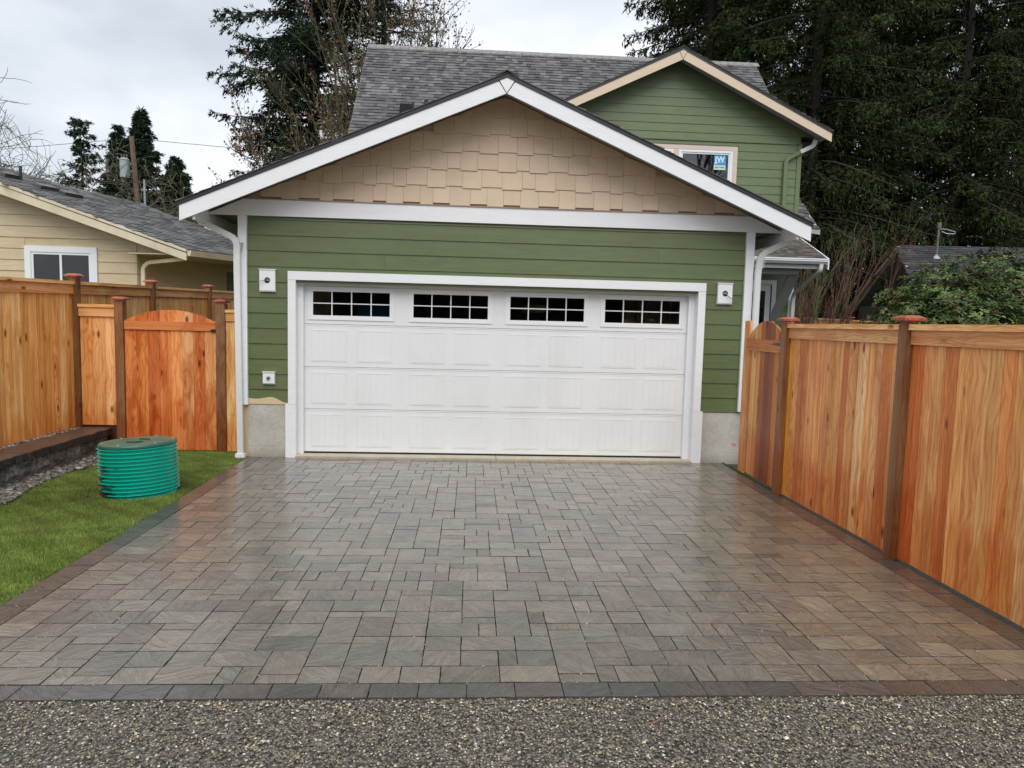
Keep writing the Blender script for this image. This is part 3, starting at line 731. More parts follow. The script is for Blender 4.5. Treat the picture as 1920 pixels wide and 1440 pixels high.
box('door_casing', 'white_trim', g, 2.45, 2.575, -.024, .15, 0, .654)
box('door_casing', 'white_trim', g, 2.45, 2.542, -.026, .15, .655, 2.149)
box('door_casing', 'white_trim', g, -2.542, 2.542, -.029, .15, 2.150, 2.252)
box('door_stop', 'vinyl_white', g, -2.45, -2.388, .10, .148, 0, 2.149); box('door_stop', 'vinyl_white', g, 2.372, 2.45, .10, .148, 0, 2.149)
box('door_stop', 'vinyl_white', g, -2.388, 2.372, .10, .148, 2.095, 2.149)
box('threshold', 'threshold', g, -2.45, -.01, -.055, .20, -.05, .026); box('threshold', 'threshold', g, -.002, 2.45, -.055, .20, -.05, .026)
box('door_seal', 'black', g, -2.39, 2.374, .147, .19, .026, .046)
# sectional door
dz = [.046, .583, 1.105, 1.629, 2.12]
def frame4(mb, x0, x1, z0, z1, t, ya, yb):
    mb.box(x0, x0+t, ya, yb, z0, z1).box(x1-t, x1, ya, yb, z0, z1).box(x0+t, x1-t, ya, yb, z0, z0+t).box(x0+t, x1-t, ya, yb, z1-t, z1)
pw = [(-2.308, -1.868), (-1.75, -1.312), (-1.103, -.663), (-.552, -.108), (.087, .53), (.634, 1.077), (1.29, 1.735), (1.84, 2.28)]
for k in range(3):
    z0, z1 = dz[k]+.0025, dz[k+1]-.0025
    sec = MB().box(-2.39, 2.374, .152, .19, z0, z1).box(-2.39, 2.374, .149, .152, z1-.014, z1-.002).build('door_section', 'door_white', g)
    for a, b in pw:
        mb = MB(); pz0, pz1 = z0+.062, z1-.066
        frame4(mb, a, b, pz0, pz1, .011, .1482, .152)
        wv = (b-a-.03)/5
        for q in range(5): mb.box(a+.015+q*wv+.002, a+.015+(q+1)*wv-.002, .1490, .152, pz0+.0145, pz1-.0145)
        mb.build('stamped_panel', 'door_white', sec)
wn = [(-2.293, -1.342), (-1.072, -.134), (.124, 1.068), (1.313, 2.283)]; wz0, wz1 = 1.728, 2.042
mb = MB(); xs = [-2.39]+[v for p in wn for v in p]+[2.374]
mb.box(-2.39, 2.374, .152, .19, dz[3]+.0025, wz0).box(-2.39, 2.374, .152, .19, wz1, dz[4])
for a, b in zip(xs[::2], xs[1::2]): mb.box(a, b, .152, .19, wz0, wz1)
mb.build('door_section', 'door_white', g)
for a, b in wn:
    mb = MB(); frame4(mb, a-.045, b+.045, wz0-.045, wz1+.04, .022, .142, .152); frame4(mb, a-.022, b+.022, wz0-.022, wz1+.018, .032, .1465, .152)
    wv = (b-a)/4
    for q in range(1, 4): mb.box(a+q*wv-.006, a+q*wv+.006, .150, .166, wz0, wz1)
    zm = (wz0+wz1)/2; mb.box(a, b, .151, .165, zm-.006, zm+.006)
    f = mb.build('door_window', 'vinyl_white', g)
    for q in range(4):
        for h_ in ((wz0, zm), (zm, wz1)): box('pane', 'glass', f, a+q*wv+.003, a+(q+1)*wv-.003, .170, .173, h_[0]+.003, h_[1]-.003)
# gable shingles
r4 = random.Random(21); rows = [3.088+i*.2075 for i in range(7)]
for i, zb in enumerate(rows):
    x = -3.1+r4.uniform(0, .1); st = r4.random() < .5
    while x < 3.1:
        wv = r4.choice([.155, .20, .225, .245]); a, b = x, x+wv; x += wv; st = not st
        zz = zb+(.0 if st else .022)+(.004 if i == 0 else 0); zt = zb+.2075+.03
        mb = MB(); xs2 = [a+.0012]+([0] if a < 0 < b else [])+[b-.0012]; rz = lambda q: roofz(q)-.115
        for c, d in zip(xs2[:-1], xs2[1:]):
            ta, tb = min(zt, rz(c)), min(zt, rz(d))
            if ta <= zz+.002 or tb <= zz+.002: continue
            yo = -.0175 if st else -.0145
            mb.hexa([(c, yo, zz), (d, yo, zz), (d, .019, zz), (c, .019, zz), (c, -.002, ta), (d, -.002, tb), (d, .019, tb), (c, .019, ta)])
        if mb.v: mb.build('shingle', 'shake_tan', g, color=jit((.66, .50, .35), .05, r4))
# roof
for s in (-1, 1):
    E_ = 3.62
    pr = [(0, -.43, RT-.02), (s*E_, -.43, roofz(E_)-.02), (s*E_, -.43, roofz(E_)-.10), (0, -.43, RT-.10)]
    if s > 0: pr = pr[::-1]
    MB().prism(pr, (0, 7.2, 0)).build('roof_deck', 'soffit', g)
    # fascia board on the rake
    zb_ = lambda x: roofz(x)-.222
    pr = [(s*.006, -.452, RT-.222), (s*.095, -.452, roofz(.095)-.052), (s*E_, -.452, roofz(E_)-.052), (s*E_, -.452, zb_(E_))]
    if s < 0: pr = pr[::-1]
    MB().prism(pr, (0, .022, 0)).build('rake_board', 'white_trim', g)
    pr = [(0, -.462, RT-.006), (s*(E_+.02), -.462, roofz(E_+.02)-.006), (s*(E_+.02), -.462, roofz(E_+.02)-.050), (0, -.462, RT-.05)]
    if s > 0: pr = pr[::-1]
    MB().prism(pr, (0, .034, 0)).build('metal_edge', 'black_edge', g)
    Uv = np.array([0, 1., 0]); Vv = np.array([-s*1., 0, SL]); ln = math.hypot(E_+.03, SL*(E_+.03))
    shingle_tabs('roof_shingles', g, (s*(E_+.03), -.475, roofz(E_+.03)-.004), Uv, Vv, 7.25, ln, .142, .22, PAL_GRAY, 31+s, thick=.011)
    box('eave_fascia', 'white_trim', g, *sorted((s*3.46, s*3.485)), -.425, 6.7, roofz(E_)-.20, roofz(E_)-.03)
    mb = MB(); xo = s*3.487
    mb.prism([(xo, -.40, roofz(E_)-.045), (xo, -.40, roofz(E_)-.15), (xo+s*.07, -.40, roofz(E_)-.16), (xo+s*.11, -.40, roofz(E_)-.09), (xo+s*.115, -.40, roofz(E_)-.045)][::(1 if s > 0 else -1)], (0, 7.1, 0))
    if s < 0: mb.build('gutter', 'gutter_white', g)
    else: mb.build('gutter', 'gutter_white', g)
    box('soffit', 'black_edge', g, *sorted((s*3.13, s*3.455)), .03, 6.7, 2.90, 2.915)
MB().prism([(0, -.456, RT-.215), (.088, -.456, RT-.078), (0, -.456, RT-.052), (-.088, -.456, RT-.078)], (0, .02, 0)).build('peak_block', 'white_trim', g)
mb = MB(); y = -.47
while y < 6.7:
    mb.prism([(-.13, y, roofz(.13)+.012), (0, y, RT+.022), (.13, y, roofz(.13)+.012), (.13, y, roofz(.13)+.026), (0, y, RT+.038), (-.13, y, roofz(.13)+.026)][::-1], (0, .16, 0)); y += .14
mb.build('ridge_cap', 'black_edge', g)['kind'] = 'stuff'
# downspouts
pr = rectprof(.036, .026)
def spout(parent, pts, mat='gutter_white', r=.09, prof=None, name='downspout'):
    p_ = smooth_path(pts, r, 5); return MB().tube(p_, 1.0, 8, prof or pr).build(name, mat, parent)
spout(g, [(-3.55, -.065, 2.90), (-3.545, -.065, 2.80), (-3.115, -.065, 2.60), (-3.118, -.065, 2.30), (-3.095, -.065, .0)])
box('downspout_outlet', 'vinyl_white', g, -3.15, -3.04, -.105, -.03, -.01, .05)
spout(g, [(3.56, -.065, 2.90), (3.55, -.065, 2.80), (3.19, -.065, 2.62), (3.165, -.065, 2.40), (3.165, -.065, .0)])
for s, xx, zz in ((-1, -3.118, 2.56), (1, 3.185, 2.57)):
    mb = MB()
    for q in range(7):
        a = q*.2-.1; mb.box(xx-.040+q*.004, xx+.040+q*.004, -.094, -.036, zz-.12+q*.020, zz-.113+q*.020)
    mb.build('elbow_crimp', 'gutter_white', g)
# mounting blocks with wiring
def mount(x0, x1, z0, z1, hole, wire):
    cx, cz = (x0+x1)/2, (z0+z1)/2
    b_ = MB().box(x0, x1, -.032, .012, z0, z1).box(x0-.006, x1+.006, -.040, .012, z1, z1+.010).box(x0-.004, x1+.004, -.022, .012, z0-.012, z0).build('mounting_block', 'vinyl_white', g)
    if hole:
        m_ = MB(); n = 20
        m_.v = [(cx+.034*math.cos(2*PI*k/n), -.0335, cz+.036*math.sin(2*PI*k/n)) for k in range(n)]; m_.f = [tuple(range(n))]
        m_.build('junction_hole', 'black', b_)  # flat black disc stands for the dark inside of the hole
        m_ = MB().box(cx-.022, cx+.024, -.036, -.034, cz-.006, cz+.004); m_.tube([(cx-.02, -.037, cz+.012), (cx+.012, -.040, cz+.02), (cx+.022, -.037, cz-.015)], .003, 5)
        m_.build('box_fitting', 'galvanized', b_)
    MB().tube(wire, .0045, 5).build('wire', 'gray_metal', b_)
    return b_
mount(-2.872, -2.688, 2.012, 2.258, True, [(-2.78, -.037, 2.135), (-2.83, -.06, 2.13), (-2.88, -.075, 2.105), (-2.905, -.08, 2.085)])
mount(2.690, 2.872, 2.012, 2.252, True, [(2.785, -.037, 2.13), (2.82, -.06, 2.09), (2.87, -.07, 2.055), (2.925, -.08, 2.0)])
b_ = mount(-2.838, -2.700, .905, 1.035, False, [(-2.79, -.035, .95), (-2.775, -.05, .97), (-2.76, -.045, .955)])
for k in range(9):
    a = k*.9; c0 = (-2.772+.02*math.cos(a), -.036, .968+.02*math.sin(a))
    MB().tube([(-2.772, -.034, .968), c0, (c0[0]+.014*math.cos(a*1.7), -.055, c0[2]+.014*math.sin(a*2.3))], .003, 5).build('wire', ['gray_metal', 'black', 'green_trim'][k % 3], b_)
# things inside the garage, seen through the door windows
d = empty('barrel', (-1.62, 1.1, 0), 'dark blue plastic drum inside the garage behind the leftmost door window', 'barrel')
MB().lathe([(.0, 0), (.27, .0), (.285, .05), (.28, .3), (.295, .33), (.28, .36), (.28, .62), (.295, .65), (.28, .68), (.27, .88), (0, .9)], (-1.62, 1.1, 1.02), 28).build('drum', 'plastic_blue', d, smooth=True)
box('shelf', 'interior', d, -2.9, -.6, .8, 1.4, .98, 1.02)
d = empty('traffic_cone', (-1.50, .62, 1.02), 'orange traffic cone inside the garage in front of the blue drum', 'traffic cone')
MB().lathe([(.0, .72), (.02, .72), (.12, .03), (.13, .0)], (-1.50, .62, 1.02), 20).build('cone', 'plastic_orange', d)
box('cone_base', 'plastic_orange', d, -1.66, -1.34, .46, .78, 1.0, 1.02)
mb = MB(); mb.tube([(.52+.17*math.cos(a*PI/12), .9+.17*math.sin(a*PI/12), 1.90) for a in range(25)], .055, 10, cap=False)
tag(mb.build('ring_float', 'plastic_yellow', smooth=True), 'pale yellow ring inside the garage behind the third door window', 'ring')
mb = MB()
for i in range(5): mb.box(1.75+i*.16, 1.88+i*.16, .9+.02*(i % 2), .93+.02*(i % 2), .6, 2.3)
tag(mb.build('lumber_stack', 'interior'), 'brown boards standing inside the garage behind the rightmost door window', 'lumber')

# ---------------------------------------------------------------- house behind the garage
h = empty('house', (2, 9, 0), 'green two-storey house with grey shingle roof and beige-trimmed gable behind the garage', 'house')
HX0, HX1, HY = -2.55, 6.815, 6.83
gp = lambda x: 7.554-.476*abs(x-3.975)
box('wall', 'siding_house', h, HX0, HX1, HY, 12.2, 0, 5.35)
MB().prism([(.9, HY, 5.0), (HX1, HY, 5.0), (HX1, HY, gp(HX1)-.14), (3.975, HY, gp(3.975)-.14), (.9, HY, gp(.9)-.14)], (0, 1.6, 0)).build('gable_wall', 'siding_house', h)
z = 1.8; cl = {'c': 3.975, 'f': lambda x: gp(x)-.12}
while z < 7.4:
    x0, x1 = (5.45, 6.735) if z < 3.1 else (.9, 6.735)
    if z > 5.80: x1 = HX1+.4
    if 4.5 < z+.1 < 5.62: lap(h, 'siding_house', .9, 2.78, z, z+.18, HY, cl); lap(h, 'siding_house', 5.392, x1, z, z+.18, HY, cl)
    else: lap(h, 'siding_house', x0, x1, z, z+.18, HY, cl)
    z += .18
box('belt_board', 'green_trim', h, .9, 6.80, HY-.03, HY+.001, 5.765, 5.80)
box('corner_board', 'green_trim', h, 6.737, 6.835, HY-.03, HY+.09, 3.80, 5.78)
box('corner_board', 'white_trim', h, 6.725, 6.835, HY-.03, HY+.09, 0, 3.2)
# window pair
for x0, x1 in ((2.86, 3.97), (4.09, 5.29)):
    mb = MB(); frame4(mb, x0, x1, 4.62, 5.575, .055, HY-.035, HY+.03); frame4(mb, x0+.055, x1-.055, 4.675, 5.52, .035, HY-.02, HY+.03)
    wf = mb.build('window', 'vinyl_white', h)
    box('pane', 'window_glass', wf, x0+.09, x1-.09, HY-.004, HY-.001, 4.71, 5.485)
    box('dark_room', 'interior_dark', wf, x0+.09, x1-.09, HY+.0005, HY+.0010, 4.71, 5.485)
st = bpy.data.objects['window.001'] if 'window.001' in bpy.data.objects else wf
box('sticker', 'sticker_blue', wf, 4.885, 5.145, HY-.0085, HY-.0045, 5.265, 5.475)
box('sticker', 'sticker_pale', wf, 4.885, 5.145, HY-.0085, HY-.0045, 5.165, 5.263)
def text(name, body, size, loc, mat, parent, bold=0):
    cu = bpy.data.curves.new(name, 'FONT'); cu.body = body; cu.size = size; cu.align_x = 'CENTER'; cu.align_y = 'CENTER'; cu.extrude = .0008; cu.offset = bold
    cu.materials.append(M[mat]); o = bpy.data.objects.new(name, cu); o.location = loc; o.rotation_euler = (PI/2, 0, 0)
    dg = bpy.context.evaluated_depsgraph_get(); C.objects.link(o); dg.update(); me = bpy.data.meshes.new_from_object(o.evaluated_get(dg)); C.objects.unlink(o)
    o2 = bpy.data.objects.new(name, me); o2.location = loc; o2.rotation_euler = (PI/2, 0, 0); bpy.data.objects.remove(o); return link(o2, parent)
text('lettering', 'JW', .165, (5.012, HY-.0105, 5.385), 'ink_white', wf, .003)
text('lettering', 'JELD-WEN', .046, (5.015, HY-.0105, 5.215), 'ink_dark', wf, .001)
MB().tube([(4.90, HY-.010, 5.275), (4.96, HY-.010, 5.315), (5.03, HY-.010, 5.328), (5.14, HY-.010, 5.33)], [.004, .009, .007, .004], 5).build('swoosh', 'ink_white', wf)
mb = MB(); frame4(mb, 2.76, 5.39, 4.52, 5.67, .098, HY-.040, HY+.002); mb.box(3.972, 4.088, HY-.036, HY+.002, 4.618, 5.572)
mb.build('window_casing', 'mullion', h)
box('head_flashing', 'dark_metal', h, 2.74, 5.41, HY-.05, HY, 5.671, 5.677)
# main roof
EY, EZ, RY, RZ = 6.35, 5.21, 9.454, 8.41; msl = (RZ-EZ)/(RY-EY); RX0, RX1 = -2.99, 6.68
zy = lambda y: EZ+(y-EY)*msl
GXL = 3.975-(7.554-EZ)/.476; GYR = EY+(7.554-EZ)/msl; ym = EY+(gp(RX1)-EZ)/msl
front = [(RX0, EY), (max(GXL, RX0), EY), (3.975, GYR), (RX1, ym), (RX1, RY), (RX0, RY)]
MB().prism([(x, y, zy(y)) for x, y in front], (0, 0, -.12)).build('roof_deck', 'soffit', h)
MB().prism([(RX0, RY, RZ), (RX1, RY, RZ), (RX1, 2*RY-EY, EZ), (RX0, 2*RY-EY, EZ)], (0, 0, -.12)).build('roof_deck', 'soffit', h)
def main_in(u, v):
    x = RX0-.03+u; y = EY+v*(RY-EY)/ln; z = zy(y)
    return z > gp(x)-.02 or y > GYR
for x_ in (RX0-.02, RX1):
    y0_ = EY if x_ < 0 else ym; z0_ = zy(y0_)
    MB().prism([(x_, y0_, z0_+.01), (x_, RY, RZ+.01), (x_, 2*RY-EY, EZ+.01), (x_, 2*RY-EY, EZ-.16), (x_, RY, RZ-.17), (x_, y0_, z0_-.16)][::-1], (.02, 0, 0)).build('rake_board', 'beige_trim', h)
ln = math.hypot(RY-EY, RZ-EZ)
shingle_tabs('roof_shingles', h, (RX0-.03, EY, EZ+.004), (1, 0, 0), (0, RY-EY, RZ-EZ), RX1-RX0+.06, ln, .125, .17, PAL_GRAY, 41, main_in)
shingle_tabs('roof_shingles', h, (RX1, 2*RY-EY, EZ+.004), (-1, 0, 0), (0, -(RY-EY), RZ-EZ), RX1-RX0, ln, .143, .25, PAL_GRAY, 42)
mb = MB(); x = RX0-.03
while x < RX1: mb.prism([(x, RY-.11, RZ-.095), (x, RY, RZ+.02), (x, RY+.11, RZ-.095), (x, RY+.11, RZ-.08), (x, RY, RZ+.035), (x, RY-.11, RZ-.08)][::-1], (.21, 0, 0)); x += .2
mb.build('ridge_cap', 'cap_face', h, color=(.26, .24, .23))['kind'] = 'stuff'
# front gable roof
for s in (-1, 1):
    X0_, XE = 3.975, 3.31
    for nm, mat, y0, dy, t0, t1, i0 in (('roof_deck', 'soffit', 6.42, 2.35, -.03, -.11, 0), ('rake_board', 'beige_trim', 6.398, .022, -.055, -.25, .07), ('metal_edge', 'black_edge', 6.388, .034, .0, -.053, 0)):
        pts_ = [(X0_+s*0, y0, 7.554+t0), (X0_+s*XE, y0, gp(X0_+XE)+t0), (X0_+s*XE, y0, gp(X0_+XE)+t1), (X0_, y0, 7.554+t1)]
        if nm == 'rake_board': pts_ = [(X0_+s*.085, y0, gp(X0_+.085)+t0), (X0_+s*XE, y0, gp(X0_+XE)+t0), (X0_+s*XE, y0, gp(X0_+XE)+t1+.02), (X0_+s*.004, y0, 7.554+t1)]
        if s > 0: pts_ = pts_[::-1]
        MB().prism(pts_, (0, dy, 0)).build(nm, mat, h)
    ln = XE*math.hypot(1, .476)
    shingle_tabs('roof_shingles', h, (X0_+s*(XE+.02), 6.375, gp(X0_+XE+.02)+.004), (0, 1, 0), (-s, 0, .476), 2.3, ln, .142, .22, PAL_GRAY, 44+s)
MB().prism([(3.975, 6.394, 7.554-.235), (3.975+.08, 6.394, 7.554-.082), (3.975, 6.394, 7.554-.056), (3.975-.08, 6.394, 7.554-.082)], (0, .02, 0)).build('peak_block', 'beige_trim', h)
mb = MB(); y = 6.37
while y < 8.5: mb.prism([(3.845, y, 7.50), (3.975, y, 7.568), (4.105, y, 7.50), (4.105, y, 7.515), (3.975, y, 7.585), (3.845, y, 7.515)][::-1], (0, .16, 0)); y += .14
mb.build('ridge_cap', 'black_edge', h)['kind'] = 'stuff'
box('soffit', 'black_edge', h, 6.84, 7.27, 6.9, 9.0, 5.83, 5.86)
# siding of the right eave return closes the gable behind the rake
# roof vents
vt = MB().hexa([(-2.0, 7.15, 6.18), (-1.70, 7.15, 6.18), (-1.70, 7.45, 6.48), (-2.0, 7.45, 6.48), (-1.98, 7.10, 6.36), (-1.72, 7.10, 6.36), (-1.74, 7.38, 6.50), (-1.96, 7.38, 6.50)]).build('roof_vent', 'dark_metal', h)
vt = MB().tube([(-1.44, 7.42, 6.2), (-1.44, 7.42, 6.55)], .045, 12).build('vent_pipe', 'black', h)
# painted downspout of the house
spout(h, [(7.10, 6.75, 5.86), (7.06, 6.75, 5.74), (6.78, 6.76, 5.60)], 'gutter_white', .08, rectprof(.045, .035))
spout(h, [(6.80, 6.76, 5.61), (6.47, 6.77, 5.42), (6.47, 6.77, 4.9), (6.47, 6.77, 3.75)], 'green_trim', .09, rectprof(.042, .033))
# side roof lower down
MB().prism([(6.6, 8.2, 4.30), (8.06, 8.2, 4.13), (7.72, 9.6, 5.66), (6.6, 9.6, 5.72)], (0, 0, -.10)).build('side_roof', 'soffit', h)
shingle_tabs('roof_shingles', h, (6.6, 8.19, 4.30), (1, 0, -.10), (0, 1.4, 1.46), 1.5, 2.02, .142, .22, PAL_GRAY, 48, lambda u, v: u < 1.44-v*.165)
box('side_wall', 'siding_house', h, 6.84, 7.12, 8.6, 11.3, 0, 4.2)
# porch
pz = lambda y: 3.16+(y-5.45)*(.61/1.38)
MB().prism([(4.9, 5.45, 3.14), (6.88, 5.45, 3.14), (6.88, HY, pz(HY)-.02), (4.9, HY, pz(HY)-.02)], (0, 0, -.09)).build('porch_roof', 'soffit', h)
shingle_tabs('roof_shingles', h, (4.9, 5.43, 3.148), (1, 0, 0), (0, 1.38, .61), 2.0, 1.5, .10, .16, PAL_BROWN, 51)
MB().prism([(6.88, 5.43, 3.17), (6.88, HY, pz(HY)+.01), (6.88, HY, pz(HY)-.17), (6.88, 5.43, 2.95)][::-1], (.025, 0, 0)).build('porch_rake', 'white_trim', h)
box('porch_fascia', 'gray_beam', h, 4.9, 6.70, 5.455, 5.48, 2.96, 3.06)
MB().prism([(4.9, 5.45, 3.155), (4.9, 5.45, 3.055), (4.9, 5.38, 3.05), (4.9, 5.35, 3.085), (4.9, 5.335, 3.10), (4.9, 5.335, 3.155)], (1.93, 0, 0)).build('porch_gutter', 'gutter_white', h)
box('porch_gutter_lip', 'vinyl_white', h, 4.9, 6.83, 5.325, 5.336, 3.135, 3.158)
box('porch_beam', 'gray_beam', h, 4.9, 6.42, 5.72, 5.84, 2.86, 3.0)
MB().hexa([(6.28, 5.86, 2.86), (6.48, 5.80, 2.86), (6.50, HY-.01, 1.86), (6.33, HY-.01, 1.86), (6.28, 5.98, 2.86), (6.48, 5.98, 2.86), (6.50, HY-.01, 2.02), (6.33, HY-.01, 2.02)]).build('porch_brace', 'gray_beam', h)
spout(h, [(6.72, 5.40, 3.06), (6.72, 5.42, 2.92), (6.79, 6.70, 2.50), (6.80, 6.74, 2.3), (6.80, 6.74, .1)], 'gutter_white', .12, rectprof(.04, .03))
mb = MB(); frame4(mb, 5.46, 6.43, -.1, 2.80, .095, HY-.04, HY); mb.build('door_casing', 'white_trim', h)
dd = box('side_door', 'door_white', h, 5.56, 6.33, HY-.02, HY-.002, 0, 2.70)
mb = MB(); frame4(mb, 5.68, 6.19, .9, 2.56, .035, HY-.03, HY-.02); mb.build('glass_frame', 'black', dd)
box('pane', 'window_glass', dd, 5.715, 6.155, HY-.026, HY-.0235, .935, 2.525)
box('weatherstrip', 'dark_metal', dd, 6.315, 6.33, HY-.03, HY-.02, 0, 2.70)
sc_ = MB().tube([(6.36, 6.55, 3.73), (6.36, 6.38, 3.71)], .055, 14).build('security_camera', 'vinyl_white', h, smooth=False)
MB().tube([(6.36, 6.385, 3.711), (6.36, 6.374, 3.71)], .042, 14).build('lens', 'black', sc_)
box('camera_mount', 'vinyl_white', sc_, 6.31, 6.41, 6.5, HY, 3.76, 3.80)

# ---------------------------------------------------------------- cream house on the left
lh = empty('neighbor_house', (-9, 8, 0), 'cream single-storey house with low grey roof behind the left fence', 'house')
E1 = Vector((-6.24, 6.4, 3.05)); dE = Vector((.594, 1.14, 0)).normalized(); RU = Vector((-12.0, 6.4, 3.05+.339*5.76)); nP = dE.cross(RU-E1).normalized()
if nP.z < 0: nP = -nP
def onp(x, y): return Vector((x, y, E1.z-(nP.x*(x-E1.x)+nP.y*(y-E1.y))/nP.z))
outl = [(-6.24, 6.41), (-4.2, 10.32), (-5.0, 9.75), (-6.31, 9.48), (-7.56, 9.56), (-8.67, 9.69), (-9.67, 8.46), (-10.79, 7.82), (-12.0, 7.2), (-12.0, 6.4)]
poly = [onp(*p)-nP*.012 for p in outl]
MB().prism([tuple(p) for p in poly], tuple(-nP*.14)).build('roof_deck', 'soffit', lh)
Vp = nP.cross(dE).normalized(); 
if Vp.z < 0: Vp = -Vp
def inside_l(u, v):
    p = E1+dE*u*1.0-dE*8+Vp*v; x, y = p.x, p.y; c = False; n = len(outl)
    for i in range(n):
        (xa, ya), (xb, yb) = outl[i], outl[(i+1) % n]
        if (ya > y) != (yb > y) and x < (xb-xa)*(y-ya)/(yb-ya)+xa: c = not c
    return c
shingle_tabs('roof_shingles', lh, tuple(E1-dE*8), tuple(dE), tuple(Vp), 16, 7.5, .135, .20, PAL_OLD, 61, inside_l, .013)
# rake fascia boards along the gable edge
rz_ = lambda x: onp(x, 6.4).z
for nm, mat, y0, t0, t1 in (('rake_board', 'cream_trim', 6.37, -.085, -.262), ('rake_trim', 'gutter_white', 6.355, -.012, -.083)):
    MB().prism([(-12, y0, rz_(-12)+t0), (-12, y0, rz_(-12)+t1), (-6.24, y0, rz_(-6.24)+t1+.03), (-6.24, y0, rz_(-6.24)+t0)], (0, .03, 0)).build(nm, 'cream_trim', lh)
# gable wall in laps
WY = 6.82; cz = {'c': -99, 'f': lambda x: rz_(x)-.13}
MB().prism([(-12, WY, 0), (-7.44, WY, 0), (-7.44, WY, rz_(-7.44)-.1), (-12, WY, rz_(-12)-.1)], (0, .1, 0)).build('wall', 'siding_cream', lh)
z = .45
while z < 4.6:
    if 2.05 < z+.1 < 3.12: lap(lh, 'siding_cream', -12, -9.71, z, z+.232, WY, cz, .022); lap(lh, 'siding_cream', -8.225, -7.43, z, z+.232, WY, cz, .022)
    else: lap(lh, 'siding_cream', -12, -7.43 if z < 3.0 else -6.3, z, z+.232, WY, cz, .022)
    z += .232
MB().prism([(-7.46, WY-.001, 2.935), (-6.28, WY-.001, 2.935), (-6.28, WY-.001, rz_(-6.28)-.05), (-7.46, WY-.001, rz_(-7.46)-.05)], (0, .08, 0)).build('eave_return', 'siding_cream', lh)
# side wall running back at an angle
pc = Vector((-7.43, WY, 0)); n2 = Vector((dE.y, -dE.x, 0))
z = .45
MB().prism([tuple(pc), tuple(pc+dE*6), tuple(pc+dE*6+Vector((0, 0, 2.97))), tuple(pc+Vector((0, 0, 2.97)))], tuple(-n2*.1)).build('wall', 'siding_cream', lh)
while z < 2.95:
    zt = min(z+.244, 2.95); a = pc+n2*.002; b = pc+dE*6+n2*.002; q = MB()
    q.hexa([tuple(p) for p in (a+n2*.022+Vector((0, 0, z)), b+n2*.022+Vector((0, 0, z)), b+Vector((0, 0, z)), a+Vector((0, 0, z)), a+n2*.004+Vector((0, 0, zt)), b+n2*.004+Vector((0, 0, zt)), b+Vector((0, 0, zt)), a+Vector((0, 0, zt)))])
    q.build('siding_board', 'siding_cream', lh); z += .232
MB().prism([tuple(pc+Vector((0, 0, 2.93))), tuple(pc+dE*5.6+Vector((0, 0, 2.93))), tuple(Vector((-4.4, 9.93, 2.93))), (-6.26, 6.42, 2.93), (-7.43, 6.42, 2.93)][::-1], (0, 0, .02)).build('soffit', 'siding_cream', lh)
a = E1+Vector((0.0, 0.02, -.03))
MB().prism([tuple(a), tuple(a+Vector((0, 0, -.10))), tuple(a+n2*.08+Vector((0, 0, -.11))), tuple(a+n2*.12+Vector((0, 0, 0)))], tuple(dE*4.2)).build('gutter', 'cream_trim', lh)
spout(lh, [(-6.26, 6.48, 2.98), (-6.30, 6.50, 2.86), (-7.14, 6.66, 2.77), (-7.255, 6.70, 2.66), (-7.255, 6.70, .3)], 'cream_trim', .09, rectprof(.04, .032))
mb = MB(); frame4(mb, -9.702, -8.235, 1.9, 3.062, .125, WY-.045, WY); mb.build('window_casing', 'vinyl_white', lh)
mb = MB(); frame4(mb, -9.575, -8.362, 2.03, 2.935, .045, WY-.03, WY); mb.box(-9.0, -8.955, WY-.032, WY, 2.03, 2.935); wf2 = mb.build('window', 'vinyl_white', lh)
box('pane', 'glass', wf2, -9.53, -9.0, WY-.012, WY-.008, 2.075, 2.89); box('pane', 'glass', wf2, -8.955, -8.407, WY-.018, WY-.014, 2.075, 2.89)
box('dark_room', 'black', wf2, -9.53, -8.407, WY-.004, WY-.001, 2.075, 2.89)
# small side window
def along(t, out, z): p = pc+dE*t+n2*out; return (p.x, p.y, z)
def wbox(nm, mat, par, t0, t1, o0, o1, z0, z1):
    MB().hexa([along(t0, o0, z0), along(t1, o0, z0), along(t1, o1, z0), along(t0, o1, z0), along(t0, o0, z1), along(t1, o0, z1), along(t1, o1, z1), along(t0, o1, z1)][::1]).build(nm, mat, par)
wbox('window_casing', 'siding_cream', lh, 2.30, 3.6, .0, .045, 2.1, 2.84)
wbox('pane', 'gray_metal', lh, 2.38, 3.5, .045, .05, 2.2, 2.76)
mb = MB()
for k in range(12): p0, p1 = along(2.4, .055, 2.22+k*.045), along(3.48, .055, 2.22+k*.045); mb.tube([p0, p1], .009, 4)
mb.build('blind', 'galvanized', lh)
# roof vents and pipe
def slopebox(nm, mat, c, du, dv, hgt, par):
    c = onp(*c); u = dE*du; v = Vp*dv
    return MB().hexa([tuple(c-u-v), tuple(c+u-v), tuple(c+u+v), tuple(c-u+v), tuple(c-u*.85-v*.9+nP*hgt), tuple(c+u*.85-v*.9+nP*hgt), tuple(c+u*.7+v*.7+nP*hgt*.8), tuple(c-u*.7+v*.7+nP*hgt*.8)]).build(nm, mat, par)
v_ = slopebox('roof_vent', 'dark_metal', (-10.17, 7.12), .17, .14, .09, lh)
v_ = slopebox('roof_vent', 'dark_metal', (-9.55, 7.3), .22, .2, .085, lh); v_ = slopebox('roof_vent', 'dark_metal', (-9.17, 7.5), .22, .2, .085, lh)
p = onp(-9.99, 7.22); MB().tube([tuple(p-Vector((0, 0, .05))), tuple(p+Vector((.0, 0, .30)))], .032, 10).build('vent_pipe', 'dark_metal', lh)

